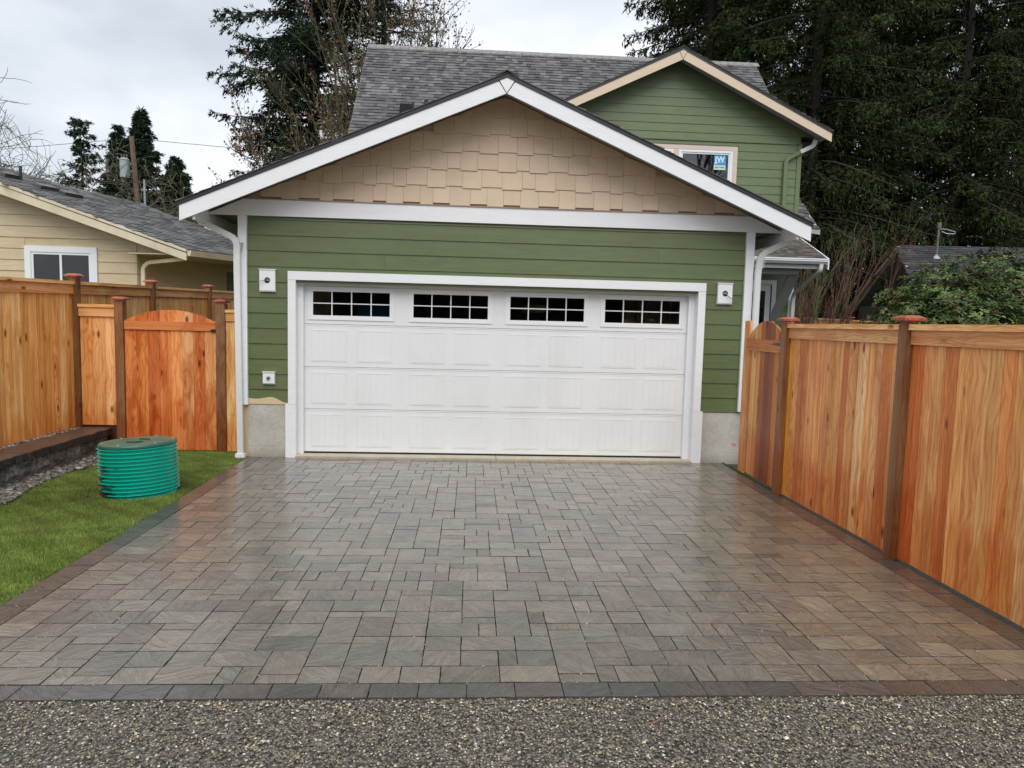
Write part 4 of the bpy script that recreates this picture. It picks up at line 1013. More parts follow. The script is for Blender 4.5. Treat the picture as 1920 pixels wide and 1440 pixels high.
# ---------------------------------------------------------------- grey roof on the right
rh = empty('neighbor_house', (16, 14, 0), 'dark grey shingle roof of a low house beyond the rhododendron on the right', 'house')
q0, q1, q2 = Vector((12.55, 10.9, 2.6)), Vector((13.35, 13.6, 4.52)), Vector((20.5, 13.6, 4.62))
MB().prism([(12.55, 10.9, 2.58), (20.2, 10.9, 2.68), (20.5, 13.6, 4.60), (13.35, 13.6, 4.50)], (0, 0, -.12)).build('roof_deck', 'soffit', rh)
MB().prism([(13.35, 13.6, 4.50), (20.5, 13.6, 4.60), (20.6, 16.4, 2.6), (13.35, 16.4, 2.6)], (0, 0, -.12)).build('roof_deck', 'soffit', rh)
shingle_tabs('roof_shingles', rh, (12.5, 10.9, 2.6), (1, 0, .012), (0, 2.7, 1.92), 8, 3.31, .14, .3, PAL_DARK, 71, lambda u, v: u > v*.245, .012)
box('wall', 'interior_dark', rh, 13.5, 19.8, 11.5, 15.8, 0, 2.6)
am = empty('antenna_mast', (14.3, 13.0, 4.1), 'thin grey mast with a wire loop on the dark grey roof', 'antenna mast')
MB().tube([(14.28, 13.0, 4.1), (14.30, 13.0, 5.05)], .035, 8).build('pipe', 'gray_metal', am)
MB().tube([(14.30, 13.0, 5.03), (14.30, 13.0, 5.20)], .065, 10).build('weather_head', 'gray_metal', am)
MB().tube([(14.32, 12.98, 5.0), (14.5, 12.9, 4.98), (14.75, 12.85, 4.90), (14.72, 12.85, 4.84), (14.5, 12.9, 4.85), (14.36, 12.95, 4.92)], .014, 5).build('wire_loop', 'galvanized', am)
MB().lathe([(.13, 0), (.12, .04), (.05, .10), (.05, .14)], (14.28, 13.0, 4.06), 12).build('flashing', 'galvanized', am)
slope = MB().hexa([(15.7, 12.7, 3.95), (16.3, 12.7, 3.95), (16.3, 13.2, 4.3), (15.7, 13.2, 4.3), (15.74, 12.72, 4.2), (16.26, 12.72, 4.2), (16.2, 13.1, 4.45), (15.8, 13.1, 4.45)])
slope.build('roof_vent', 'dark_metal', rh)

# ---------------------------------------------------------------- cedar fences
r5 = random.Random(17)
W_SAL = [(.88, .45, .17), (.94, .55, .25), (.84, .39, .12), (.97, .68, .36), (.86, .42, .16), (.66, .25, .07), (.92, .50, .20), (.95, .60, .29), (.76, .31, .10)]
W_GOLD = [(.92, .55, .22), (.98, .63, .28), (.88, .48, .16), (.99, .70, .34), (.92, .52, .19), (.82, .43, .14)]
W_RED = [(.66, .22, .07), (.76, .32, .11), (.58, .16, .045), (.84, .42, .18), (.70, .25, .07)]
W_POST = (.25, .125, .058); W_RAIL = (.78, .42, .18); W_TOP = (.95, .58, .26); W_CAP = (.36, .11, .055)
def vboard(par, ax, p0, p1, face, th, z0, z1a, z1b=None, col=None, mat='wood', mid=None):
    """upright board: runs p0..p1 along axis ax ('x' or 'y'), outer face at `face`, thickness th away from it"""
    z1b = z1a if z1b is None else z1b
    pl = [(p0, z0), (p1, z0), (p1, z1b)]+([((p0+p1)/2, mid)] if mid else [])+[(p0, z1a)]
    P = [(a, face, b) if ax == 'x' else (face, a, b) for a, b in pl]
    d = (0, th, 0) if ax == 'x' else (th, 0, 0)
    mb = MB().prism(P, d)
    return mb.build('board', mat, par, color=col)
def post_cap(par, x, y, z, w_=.085):
    a, b = w_*1.0, w_*.52
    mb = MB().box(x-a*.66, x+a*.66, y-a*.66, y+a*.66, z-.012, z-.0005)
    mb.hexa([(x-a, y-a, z), (x+a, y-a, z), (x+a, y+a, z), (x-a, y+a, z), (x-a, y-a, z+.018), (x+a, y-a, z+.018), (x+a, y+a, z+.018), (x-a, y+a, z+.018)])
    mb.hexa([(x-a+.001, y-a+.001, z+.0182), (x+a-.001, y-a+.001, z+.0182), (x+a-.001, y+a-.001, z+.0182), (x-a+.001, y+a-.001, z+.0182), (x-b, y-b, z+.038), (x+b, y-b, z+.038), (x+b, y+b, z+.038), (x-b, y+b, z+.038)])
    return mb.build('post_cap', 'wood_cap', par, color=jit(W_CAP, .08, r5))
def post(par, x, y, z0, z1, w_=.047, capw=.085):
    p = box('post', 'wood', par, x-w_, x+w_, y-w_, y+w_, z0, z1, color=jit(W_POST, .12, r5)); post_cap(p, x, y, z1+.0185, capw); return p
# left tall fence, runs along x = -5.19 up on the ledge
lf = empty('fence', (-5.2, 1, .27), 'tall golden cedar board fence on the ledge along the left side with capped posts', 'fence')
ltop = lambda y: 2.068+.022*y
bays = [(-4.2, -1.95), (-1.85, .285), (.375, 2.345), (2.44, 4.66), (4.75, 6.7)]
lposts = [-1.90, .33, 2.393, 4.705]
for y in lposts: post(lf, -5.195, y, .2, ltop(y)+.035)
for a, b in bays:
    n = max(1, round((b-a)/.138)); w_ = (b-a)/n
    for k in range(n):
        y0 = a+k*w_; c = jit(r5.choice(W_GOLD), .1, r5)
        vboard(lf, 'y', y0+.001, y0+w_-.0015, -5.205+r5.uniform(-.003, .003), -.018, .283, ltop(y0)-.06, None, c)
    MB().hexa([(-5.204, a, ltop(a)-.155), (-5.184, a, ltop(a)-.155), (-5.184, b, ltop(b)-.155), (-5.204, b, ltop(b)-.155), (-5.204, a, ltop(a)-.038), (-5.184, a, ltop(a)-.038), (-5.184, b, ltop(b)-.038), (-5.204, b, ltop(b)-.038)][::1]).build('top_rail', 'wood_rail', lf, color=jit(W_RAIL, .06, r5))
    MB().hexa([(-5.245, a, ltop(a)-.037), (-5.165, a, ltop(a)-.037), (-5.165, b, ltop(b)-.037), (-5.245, b, ltop(b)-.037), (-5.245, a, ltop(a)), (-5.165, a, ltop(a)), (-5.165, b, ltop(b)), (-5.245, b, ltop(b))]).build('cap_rail', 'wood_rail', lf, color=jit(W_TOP, .06, r5))
# low cross fence: short panel, gate, sliver at the garage
cf = empty('fence', (-4.7, .33, 0), 'short cedar fence panel and posts either side of the arched gate', 'fence')
post(cf, -4.662, .335, 0, 1.845, .05, .08); post(cf, -3.443, .335, 0, 1.845, .055, .078)
xs = [-5.14, -5.0, -4.855, -4.716]
for a, b in zip(xs[:-1], xs[1:]): vboard(cf, 'x', a+.001, b-.001, .325, .018, .31, 1.72, None, jit(r5.choice(W_SAL[:3]), .08, r5))
box('top_rail', 'wood_rail', cf, -5.145, -4.713, .303, .324, 1.655, 1.765, color=jit(W_RAIL, .05, r5)); box('cap_rail', 'wood_rail', cf, -5.145, -4.712, .285, .375, 1.766, 1.802, color=W_TOP)
for a, b in ((-3.387, -3.26), (-3.258, -3.13)): vboard(cf, 'x', a, b, .325, .018, .0, 1.70, None, jit(W_GOLD[1], .06, r5))
box('top_rail', 'wood_rail', cf, -3.386, -3.127, .303, .324, 1.635, 1.74, color=W_RAIL); box('cap_rail', 'wood_rail', cf, -3.386, -3.127, .285, .375, 1.741, 1.777, color=W_TOP)
box('gap_filler', 'wood', cf, -5.14, -4.713, .345, .365, -.02, .309, color=(.12, .06, .03))  # dark filler added to cover the gap below the panel
# arched gate
ga = empty('gate', (-4.06, .33, 0), 'reddish arched cedar gate between two capped posts beside the garage', 'gate')
gx0, gx1 = -4.607, -3.505; n = 8; w_ = (gx1-gx0)/n
def arc(u, e, p): return e+(p-e)*(1-(2*u-1)**2)
for k in range(n):
    a, b = gx0+k*w_, gx0+(k+1)*w_; f = lambda x: arc((x-gx0)/(gx1-gx0), 1.615, 1.757)
    vboard(ga, 'x', a+.001, b-.0015, .318+r5.uniform(-.002, .002), .018, .012, f(a), f(b), jit(r5.choice(W_RED), .12, r5), 'wood_gate', mid=f((a+b)/2))
box('rail', 'wood_rail', ga, gx0+.002, gx1-.002, .300, .3155, 1.505, 1.612, color=(.62, .22, .07))
box('latch_and_slot', 'black', ga, -3.56, -3.497, .288, .300, 1.50, 1.53); box('lower_rail', 'wood_rail', ga, gx0+.02, gx1-.02, .338, .37, .2, .3, color=(.62, .22, .07))
# right fence
rf = empty('fence', (2.9, -3.6, 0), 'long salmon-coloured cedar board fence along the right edge of the driveway', 'fence')
RY_ = [-1.60, -3.58, -5.62]
for y in RY_: post(rf, 2.875, y, 0, 1.775, .045, .085)
special = {0: (.72, .36, .055)}
for bi, (a, b) in enumerate(((-3.53, -1.65), (-5.57, -3.63))):
    y = b; k = 0
    while y > a+.02:
        ww = r5.uniform(.085, .145) if bi == 0 else r5.uniform(.10, .15); y0 = max(a, y-ww)
        if y0-a < .04: y0 = a
        c = jit(r5.choice(W_SAL), .1, r5)
        if bi == 0 and k == 0: c = (.90, .50, .07)
        if bi == 1 and k == 0: c = (.66, .20, .055)
        vboard(rf, 'y', y0+.001, y-.0012, 2.888+r5.uniform(-.002, .003), .018, .015, 1.69, None, c); y = y0; k += 1
    box('top_rail', 'wood_rail', rf, 2.868, 2.886, a, b, 1.618, 1.722, color=jit((.80, .44, .20), .06, r5))
    box('cap_rail', 'wood_rail', rf, 2.845, 2.935, a, b, 1.723, 1.765, color=W_TOP)
rg = empty('gate', (2.9, -1.05, 0), 'small arched cedar gate between the garage corner and the right fence', 'gate')
vboard(rg, 'y', -.56, -.42, 2.900, .03, .0, 1.80, None, (.84, .48, .23))
gy0, gy1 = -1.545, -.57; n = 8; w_ = (gy1-gy0)/n
gc = [(.72, .31, .10), (.66, .28, .09), (.34, .11, .04), (.29, .09, .04), (.42, .14, .05), (.74, .42, .17), (.82, .50, .22), (.76, .38, .14)]
for k in range(n):
    a, b = gy0+k*w_, gy0+(k+1)*w_; f = lambda x: arc((x-gy0)/(gy1-gy0), 1.60, 1.795)
    vboard(rg, 'y', a+.001, b-.0015, 2.888+r5.uniform(-.003, .003), .018, .03, f(a), f(b), jit(gc[k], .08, r5), mid=f((a+b)/2))
box('rail', 'wood_rail', rg, 2.868, 2.8845, gy0+.002, gy1-.002, 1.46, 1.59, color=(.62, .26, .09))
MB().hexa([(2.862, gy0, 1.535), (2.868, gy0, 1.535), (2.868, gy0+.27, 1.545), (2.862, gy0+.27, 1.545), (2.862, gy0, 1.568), (2.868, gy0, 1.568), (2.868, gy0+.25, 1.555), (2.862, gy0+.25, 1.555)]).build('latch_and_slot', 'black', rg)  # black sliver on the rail stands for the dark hand slot
# fence far behind on the right
bf = empty('fence', (11, 12, 0), 'cedar fence with one capped post far behind the right fence', 'fence')
P0, P1 = Vector((8.6, 12.1, 0)), Vector((13.6, 12.0, 0)); nb = 36; ft = lambda t: 2.13-.14*t
for k in range(nb):
    a, b = P0.lerp(P1, k/nb), P0.lerp(P1, (k+.96)/nb)
    MB().prism([(a.x, a.y, 0), (b.x, b.y, 0), (b.x, b.y, ft(k/nb)-.05), (a.x, a.y, ft(k/nb)-.05)], (0, .02, 0)).build('board', 'wood', bf, color=jit((.40, .21, .10), .15, r5))
MB().hexa([(P0.x, 12.03, ft(0)-.17), (P1.x, 11.93, ft(1)-.17), (P1.x, 11.95, ft(1)-.17), (P0.x, 12.05, ft(0)-.17), (P0.x, 12.03, ft(0)-.04), (P1.x, 11.93, ft(1)-.04), (P1.x, 11.95, ft(1)-.04), (P0.x, 12.05, ft(0)-.04)]).build('top_rail', 'wood_rail', bf, color=(.42, .22, .10))
MB().hexa([(P0.x, 12.0, ft(0)-.04), (P1.x, 11.9, ft(1)-.04), (P1.x, 12.0, ft(1)-.04), (P0.x, 12.1, ft(0)-.04), (P0.x, 12.0, ft(0)), (P1.x, 11.9, ft(1)), (P1.x, 12.0, ft(1)), (P0.x, 12.1, ft(0))]).build('cap_rail', 'wood_rail', bf, color=(.60, .36, .16))
post(bf, 11.05, 12.0, 0, 2.10, .06, .11); post(bf, 9.5, 12.04, 0, 2.15, .06, .11)

# ---------------------------------------------------------------- utility pole and wire
up = empty('utility_pole', (-15.4, 25, 0), 'leaning wooden utility pole with a grey transformer can beyond the cream house', 'utility pole')
MB().tube([(-15.3, 25, 0), (-15.72, 25, 6.8), (-15.93, 25, 9.7)], [.14, .12, .10], 10).build('pole', 'pole_wood', up)
tf = MB().lathe([(.0, 7.85), (.19, 7.85), (.195, 8.60), (.21, 8.62), (.21, 8.66), (.12, 8.72), (0, 8.74)], (-16.22, 24.9, 0), 18).build('transformer', 'galvanized', up)
mb = MB()
for k in range(3): mb.tube([(-16.34+k*.12, 24.9, 8.68), (-16.34+k*.12, 24.9, 8.9)], .03, 6)
mb.build('bushing', 'gray_metal', tf); box('bracket', 'gray_metal', up, -16.05, -15.8, 24.9, 25, 8.1, 8.2); box('bracket', 'gray_metal', up, -16.05, -15.8, 24.9, 25, 8.42, 8.5)
MB().tube([(-15.90, 25.05, 9.2), (-15.86, 25.05, 9.75)], .035, 6).build('insulator_pin', 'gray_metal', up)
mp_ = MB().tube([(-15.46, 25.2, 5.5), (-15.50, 25.2, 7.85)], .05, 8).box(-15.62, -15.38, 25.15, 25.2, 7.35, 7.42).build('metal_post', 'galvanized')
tag(mp_, 'thin galvanized metal post just right of the leaning utility pole', 'post')
wp = [(-60, 27, 6.0), (-30, 25.6, 8.3), (-21.7, 25, 8.91), (-15.9, 25, 9.62), (-11.4, 25, 9.38), (0, 25, 8.9), (20, 25, 8.4)]
tag(MB().tube(wp, .011, 4).build('power_line', 'black'), 'thin dark power line crossing the sky from the utility pole', 'power line')

# ---------------------------------------------------------------- trees
def tube_np(pts, r, n=4):
    pts = np.array(pts); k = len(pts); t = np.gradient(pts, axis=0); t /= np.linalg.norm(t, axis=1)[:, None]+1e-9
    ref = np.where(np.abs(t[:, 2:3]) < .9, np.array([[0, 0, 1.]]), np.array([[1., 0, 0]]))
    a = np.cross(t, ref); a /= np.linalg.norm(a, axis=1)[:, None]; b = np.cross(t, a)
    an = np.arange(n)*2*PI/n; r = np.broadcast_to(r, (k,))
    P = pts[:, None]+(a[:, None]*np.cos(an)[None, :, None]+b[:, None]*np.sin(an)[None, :, None])*r[:, None, None]
    i, j = np.meshgrid(np.arange(k-1), np.arange(n), indexing='ij'); j2 = (j+1) % n
    F = np.stack([i*n+j, i*n+j2, (i+1)*n+j2, (i+1)*n+j], -1).reshape(-1, 4)
    return P.reshape(-1, 3), F
def cat(parts):
    V, F, o_ = [], [], 0
    for v, f in parts: V.append(v); F.append(f+o_); o_ += len(v)
    return np.concatenate(V), np.concatenate(F)
def conifer(name, loc, H, R, zb, nbr, seed, label, group, pal, spl=.17, spw=.019, dens=1.0, power=.75, droop=.35, hang=.6, skip=0.0, trunk_r=.3, ntop=1.0, tdroop=.6, cut=None):
    rs = np.random.RandomState(seed)
    root = empty(name, loc, label, 'tree', group)
    zz = np.linspace(0, H, 9); bend = np.cumsum(rs.normal(0, .06, (9, 2)), 0); bend -= bend[0]
    tr = np.stack([bend[:, 0], bend[:, 1], zz], 1)
    tp = [tube_np(tr, trunk_r*(1-.93*zz/H), 8)]
    br = []; LV = []
    for k in range(nbr):
        f = (k+rs.rand())/nbr; z = zb+(H-zb)*(f**.9)
        if cut and z > cut: continue
        prof = (1-(z-zb)/(H-zb))**power; L = R*prof*rs.uniform(.55, 1.12)+.25*ntop
        if rs.rand() < skip: L *= rs.uniform(.15, .5)
        az = rs.rand()*2*PI; d = np.array([math.cos(az), math.sin(az), 0]); up0 = rs.uniform(-.05, .30)*(1 if z > H*.5 else .6)
        t = np.linspace(0, 1, 7); c0 = np.array([np.interp(z, zz, tr[:, 0]), np.interp(z, zz, tr[:, 1]), z])
        side = np.array([-d[1], d[0], 0]); sw = rs.normal(0, .12)
        bp_ = c0+d*(L*t)[:, None]+side*(sw*L*t**2)[:, None]+np.array([0, 0, 1.])*(L*(up0*t-droop*t**2+ .16*t**4))[:, None]
        br.append(tube_np(bp_, (.018+.012*L)*(1-.85*t), 3))
        ntw = int((L*8+3)*dens)
        tt = rs.uniform(.04, 1, ntw)**.85
        base = np.stack([np.interp(tt, t, bp_[:, q]) for q in range(3)], 1)
        sg = np.where(rs.rand(ntw) < .5, -1., 1.); fw = rs.uniform(.3, 1.1, ntw)
        dr = side[None]*sg[:, None]+d[None]*fw[:, None]; dr[:, 2] += rs.uniform(-tdroop, .2, ntw); dr /= np.linalg.norm(dr, axis=1)[:, None]
        tl_ = (.16+.30*L*(1-tt)*rs.uniform(.4, 1., ntw)+.10)*rs.uniform(.7, 1.3, ntw); tl_ = np.minimum(tl_, 1.1)
        ns = max(4, int(8.2*dens+2)); m = ntw*ns
        s = rs.rand(ntw, ns)
        cpt = base[:, None]+dr[:, None]*(tl_[:, None]*s)[:, :, None]; cpt[:, :, 2] -= (hang*.35*tl_[:, None]*s**2)
        cpt = cpt.reshape(-1, 3)+rs.normal(0, .025, (m, 3))
        sd2 = np.repeat(dr, ns, 0)+rs.normal(0, .45, (m, 3)); sd2[:, 2] -= hang*rs.rand(m); sd2 /= np.linalg.norm(sd2, axis=1)[:, None]
        LV.append((cpt, sd2, np.full(m, prof)))
    V, F = cat(tp); T = np_mesh('trunk', V+np.array(loc), F, 'bark', root, None)
    V, F = cat(br); B_ = np_mesh('branches', V+np.array(loc), F, 'bark', root, None); B_['kind'] = 'stuff'
    cpt = np.concatenate([a for a, _, _ in LV]); dr = np.concatenate([a for _, a, _ in LV]); m = len(cpt)
    ax = rs.normal(0, 1, (m, 3)); wv = np.cross(dr, ax); wv /= np.linalg.norm(wv, axis=1)[:, None]
    l = spl*rs.uniform(.6, 1.3, m)[:, None]; wd = spw*rs.uniform(.6, 1.3, m)[:, None]
    P = np.stack([cpt, cpt+dr*l*.45+wv*wd, cpt+dr*l, cpt+dr*l*.45-wv*wd], 1)+np.array(loc)
    F = (np.array([(0, 1, 2, 3)])[None]+4*np.arange(m)[:, None, None]).reshape(-1, 4)
    pal = np.array(pal); col = pal[rs.randint(len(pal), size=m)]*rs.uniform(.7, 1.3, (m, 1))
    O_ = np_mesh('crown', P.reshape(-1, 3), F, 'needles', root, col); O_['kind'] = 'stuff'
    return root
def copy_tree(src, loc, label, group, rot):
    r = src.copy(); C.objects.link(r); r.location = loc; r.rotation_euler = (0, 0, rot); r['label'] = label; r['group'] = group
    for ch in src.children:
        c = ch.copy(); C.objects.link(c); c.parent = r
    return r
PN = [(.014, .030, .008), (.022, .040, .010), (.036, .054, .012), (.018, .034, .011), (.056, .068, .017), (.026, .044, .015), (.040, .040, .014)]
PN2 = [(.016, .032, .018), (.024, .042, .022), (.032, .052, .026), (.040, .058, .032)]
GR = 'tall drooping evergreens behind the houses on the right'
tA = conifer('spruce_tree', (8.9, 19.5, 0), 28, 4.3, 1.6, 320, 101, 'tall spruce closest to the house gable, first of the right-hand evergreens', GR, PN, spw=.027, tdroop=1.6, dens=1.25, droop=.42, power=.55, hang=.9)
tB = conifer('spruce_tree', (11.8, 17.0, 0), 27, 4.6, 1.2, 340, 102, 'tall spruce rising just right of the green gable', GR, PN, spw=.027, tdroop=1.9, dens=1.25, droop=.5, power=.5, hang=1.0)
tC = conifer('spruce_tree', (15.2, 20.5, 0), 30, 5.2, 1.6, 340, 103, 'dark spruce behind the thin roof mast', GR, PN, spw=.027, tdroop=1.7, dens=1.25, droop=.45, power=.5, hang=.9)
copy_tree(tB, (18.6, 18.4, 0), 'drooping spruce above the dark grey roof', GR, 2.1)
copy_tree(tA, (22.0, 20.5, 0), 'spruce at the right edge with sky showing through', GR, 1.2)
copy_tree(tC, (11.0, 25.5, 0), 'shaded spruce standing behind the others left of the roof mast', GR, 4.0)
copy_tree(tA, (17.8, 26.0, 0), 'shaded spruce standing behind the others right of the roof mast', GR, 3.3)
copy_tree(tB, (14.0, 29.5, 0), 'hindmost spruce glimpsed between the nearer trunks', GR, 5.0)
copy_tree(tB, (21.5, 28.0, 0), 'hindmost spruce at the right edge', GR, .4)
copy_tree(tA, (25.5, 24.0, 0), 'spruce just beyond the right edge of the roof', GR, 5.5)
# big fir left of the roof
conifer('fir_tree', (-7.3, 22.5, 0), 27, 4.3, 2.5, 440, 113, 'big dark fir with uneven outline rising behind the garage roof on the left', None, PN2, dens=1.35, droop=.30, power=.35, hang=.5, skip=.16, spl=.19, spw=.028, trunk_r=.38, tdroop=1.0)
conifer('fir_tree', (-4.6, 25.0, 0), 24, 3.3, 5, 220, 111, 'narrower fir behind the brown-leaved tree', None, PN2, dens=1.15, droop=.3, power=.4, hang=.5, skip=.2)
GD = 'far evergreens beyond the cream house'
conifer('distant_fir', (-36.8, 60, 0), 19.5, 2.3, 10.5, 75, 120, 'thin far fir with bare lower trunk, leftmost of the far evergreens', GD, PN2, spl=.34, spw=.045, ntop=.3, dens=1.0, power=.18, droop=.12, skip=.5, trunk_r=.32)
conifer('distant_fir', (-34.0, 61, 0), 19.3, 3.0, 9, 150, 121, 'far fir left of the utility pole', GD, PN2, spl=.34, spw=.045, ntop=.3, dens=1.3, power=.9, droop=.25, trunk_r=.3, skip=.1)
conifer('distant_fir', (-31.0, 60, 0), 20.4, 4.3, 7, 260, 122, 'dense far fir behind the utility pole', GD, PN2, spl=.34, spw=.045, ntop=.3, dens=1.4, power=.9, droop=.25, trunk_r=.3)
conifer('distant_fir', (-29.0, 62, 0), 16.8, 3.6, 6, 150, 123, 'lower far fir just right of the utility pole', GD, PN2, spl=.34, spw=.045, ntop=.3, dens=1.3, power=.7, droop=.2, trunk_r=.3)
conifer('distant_fir', (-27.3, 58, 0), 14.8, 3.0, 5, 130, 124, 'rounded far fir nearest the garage roof', GD, [(.04, .055, .025), (.055, .07, .03)], spl=.36, spw=.065, dens=1.3, power=.6, droop=.1, trunk_r=.3)

def bare_tree(name, loc, H, seed, label, group, mat='bark', spread=.8, stems=1, levels=4, r0=.12, leaves=0, leafpal=None, leafsize=.05, curl=.25, kids=(4, 6), up=.25, category='tree', minr=.004, leafmat_='dry_leaves', lean0=.06, lenf=(.45, .75)):
    rs = np.random.RandomState(seed); parts = [[], []]; tips = []
    root = empty(name, loc, label, category, group)
    def grow(p, d, L, r, lv):
        n = 6; pts = [p]; dd = d.copy(); wander = rs.normal(0, curl, 3)
        for i in range(n):
            dd = dd+rs.normal(0, curl*.35, 3)+wander*.15+np.array([0, 0, up*.12]); dd /= np.linalg.norm(dd); pts.append(pts[-1]+dd*L/n)
        rr = np.linspace(r, max(r*.45, minr*.6), n+1)
        parts[0 if lv == levels else 1].append(tube_np(pts, rr, 6 if lv == levels else (4 if lv > 1 else 3)))
        if lv <= 2: tips.extend([(pts[i], dd) for i in range(1, n+1)])
        if lv == 1: return
        k = rs.randint(kids[0], kids[1]+1)
        for q in range(k):
            t = rs.uniform(.25, 1); i = min(n-1, int(t*n)); base = pts[i]+(pts[i+1]-pts[i])*(t*n-i)
            a = rs.normal(0, 1, 3); a -= a.dot(dd)*dd; a /= np.linalg.norm(a)+1e-9
            nd = dd*(1-spread*.55)+a*spread*rs.uniform(.6, 1.2)+np.array([0, 0, up]); nd /= np.linalg.norm(nd)
            grow(base, nd, L*rs.uniform(*lenf), max(r*.5*rs.uniform(.7, 1.1), minr), lv-1)
    for s in range(stems):
        a = rs.rand()*2*PI; d = np.array([math.cos(a)*lean0*(1+stems*.4), math.sin(a)*lean0*(1+stems*.4), 1.]); d /= np.linalg.norm(d)
        o_ = np.array([rs.normal(0, .05*stems), rs.normal(0, .05*stems), 0])
        grow(o_, d, H*rs.uniform(.5, .68) if levels > 2 else H*rs.uniform(.6, 1.0), r0*rs.uniform(.7, 1), levels)
    V, F = cat(parts[0]); np_mesh('trunk', V+np.array(loc), F, mat, root)
    if parts[1]: V, F = cat(parts[1]); np_mesh('branches', V+np.array(loc), F, mat, root)['kind'] = 'stuff'
    if leaves:
        ix = rs.randint(len(tips), size=leaves); c = np.array([tips[i][0] for i in ix])+rs.normal(0, .08, (leaves, 3))
        a = rs.normal(0, 1, (leaves, 3)); a /= np.linalg.norm(a, axis=1)[:, None]; b = np.cross(a, rs.normal(0, 1, (leaves, 3))); b /= np.linalg.norm(b, axis=1)[:, None]
        s = leafsize*rs.uniform(.6, 1.3, (leaves, 1))
        P = np.stack([c-a*s, c+b*s*.6, c+a*s, c-b*s*.6], 1)+np.array(loc); F = (np.array([(0, 1, 2, 3)])[None]+4*np.arange(leaves)[:, None, None]).reshape(-1, 4)
        pal = np.array(leafpal); np_mesh('leaves', P.reshape(-1, 3), F, leafmat_, root, pal[rs.randint(len(pal), size=leaves)]*rs.uniform(.7, 1.3, (leaves, 1)))['kind'] = 'stuff'
    return root
BR = [(.17, .085, .05), (.12, .065, .04), (.22, .13, .08), (.09, .06, .035)]
G3 = 'half-bare trees with brown leaves beside the house roof'
bare_tree('deciduous_tree', (-4.9, 17.0, 0), 13.0, 201, 'half-bare tree with brown leaves left of the tall grey roof', G3, 'bark_moss', spread=.42, stems=4, levels=4, r0=.13, leaves=6500, leafpal=BR, leafsize=.055, up=.28, kids=(5, 7), lenf=(.38, .62))
bare_tree('deciduous_tree', (-4.6, 18.5, 0), 12.8, 202, 'mossy half-bare tree rising against the roof edge', G3, 'bark_moss', spread=.40, stems=4, levels=4, r0=.12, leaves=5000, leafpal=BR, leafsize=.055, up=.3, kids=(5, 7), lenf=(.38, .6))
bare_tree('deciduous_tree', (-6.2, 16.0, 0), 9.5, 203, 'low brown-leaved tree just above the garage roof edge', G3, 'bark_moss', spread=.5, stems=3, levels=4, r0=.10, leaves=4500, leafpal=BR, leafsize=.05, up=.22, kids=(5, 7), lenf=(.4, .6))
G4 = 'bare lichen-covered trees behind the cream house'
bts = [(-21.5, 22, 0, 8.2, 'bare fruit tree at the far left above the cream house'), (-17.8, 20.5, 0, 8.0, 'bare fruit tree above the roof vents of the cream house'), (-18.6, 27, 0, 8.6, 'bare fruit tree under the thin far fir'), (-16.6, 27.5, 0, 7.4, 'bare tangled tree left of the utility pole foot'), (-13.9, 27, 0, 6.8, 'bare yellowish tree right of the utility pole foot')]
for i, (x, y, z, hh_, lb) in enumerate(bts):
    bare_tree('fruit_tree', (x, y, z), hh_*1.12, 210+i, lb, G4, 'bark_lichen', spread=.9, stems=3, levels=5, r0=.12, up=.10, curl=.5, kids=(3, 5), minr=.012, lenf=(.5, .74))
# reddish shrub by the porch
G5 = 'bare reddish shrubs beyond the porch'
for i, (x, y, hh_, m_) in enumerate([(8.5, 9.6, 4.4, 'bark_red'), (9.1, 10.2, 4.0, 'bark_moss'), (9.6, 10.6, 2.8, 'bark_red')]):
    bare_tree('bare_shrub', (x, y, 0), hh_*1.15, 230+i, ['tall bare reddish shrub beside the porch roof', 'bare shrub with pale mossy stems right of the porch', 'lower bare reddish shrub above the right fence'][i], G5, m_, spread=.38, stems=7, levels=3, r0=.03, up=.3, curl=.18, kids=(4, 6), category='shrub', minr=.005, lean0=.10)
# trees across the alley that the upper window mirrors
for i, (x, y) in enumerate([(15.6, -33), (17.8, -35), (20.2, -34)]):
    bare_tree('bare_tree', (x, y, 0), 24, 240+i, ['left', 'middle', 'right'][i]+' one of three tall bare trees across the alley, mirrored in the upper window', 'bare trees across the alley', 'bark', spread=.5, stems=1, levels=4, r0=.30, up=.2, kids=(4, 5), minr=.02)

# rhododendron
rh_ = empty('rhododendron', (8.4, 2.8, 0), 'large glossy green rhododendron above the right fence', 'shrub')
rs = np.random.RandomState(77)
cl_ = [(8.6, 3.2, 1.55, 1.75, 1.5), (7.45, 2.8, 1.3, 1.35, 1.15), (9.8, 3.2, 1.7, 1.6, 1.35), (8.0, 3.5, 1.75, 1.3, 1.12), (7.2, 2.6, 1.65, .75, .72), (11, 3.6, 1.6, 1.6, 1.35), (6.75, 2.5, 1.15, .75, .9)]
Cs, Ds = [], []
for cx, cy, cz_, rx, rz2 in cl_:
    cz_ += .10; cx += .22
    m = int(2500*rx*rz2/1.6); u = rs.normal(0, 1, (m, 3)); u /= np.linalg.norm(u, axis=1)[:, None]
    rr = (.76+.26*rs.rand(m))[:, None]*(1+.08*np.sin(u[:, :1]*9+u[:, 2:]*7))
    Cs.append(np.array([cx, cy, cz_])+u*rr*np.array([rx, rx*.85, rz2])); Ds.append(u)
Cs = np.concatenate(Cs); Ds = np.concatenate(Ds); kp = Cs[:, 2] > .1; Cs, Ds = Cs[kp], Ds[kp]; n = len(Cs); L_ = 6
ax = Ds*.7+np.array([0, 0, .6])+rs.normal(0, .25, (n, 3)); ax /= np.linalg.norm(ax, axis=1)[:, None]
a = np.cross(ax, np.array([.3, .8, .1])); a /= np.linalg.norm(a, axis=1)[:, None]; b = np.cross(ax, a)
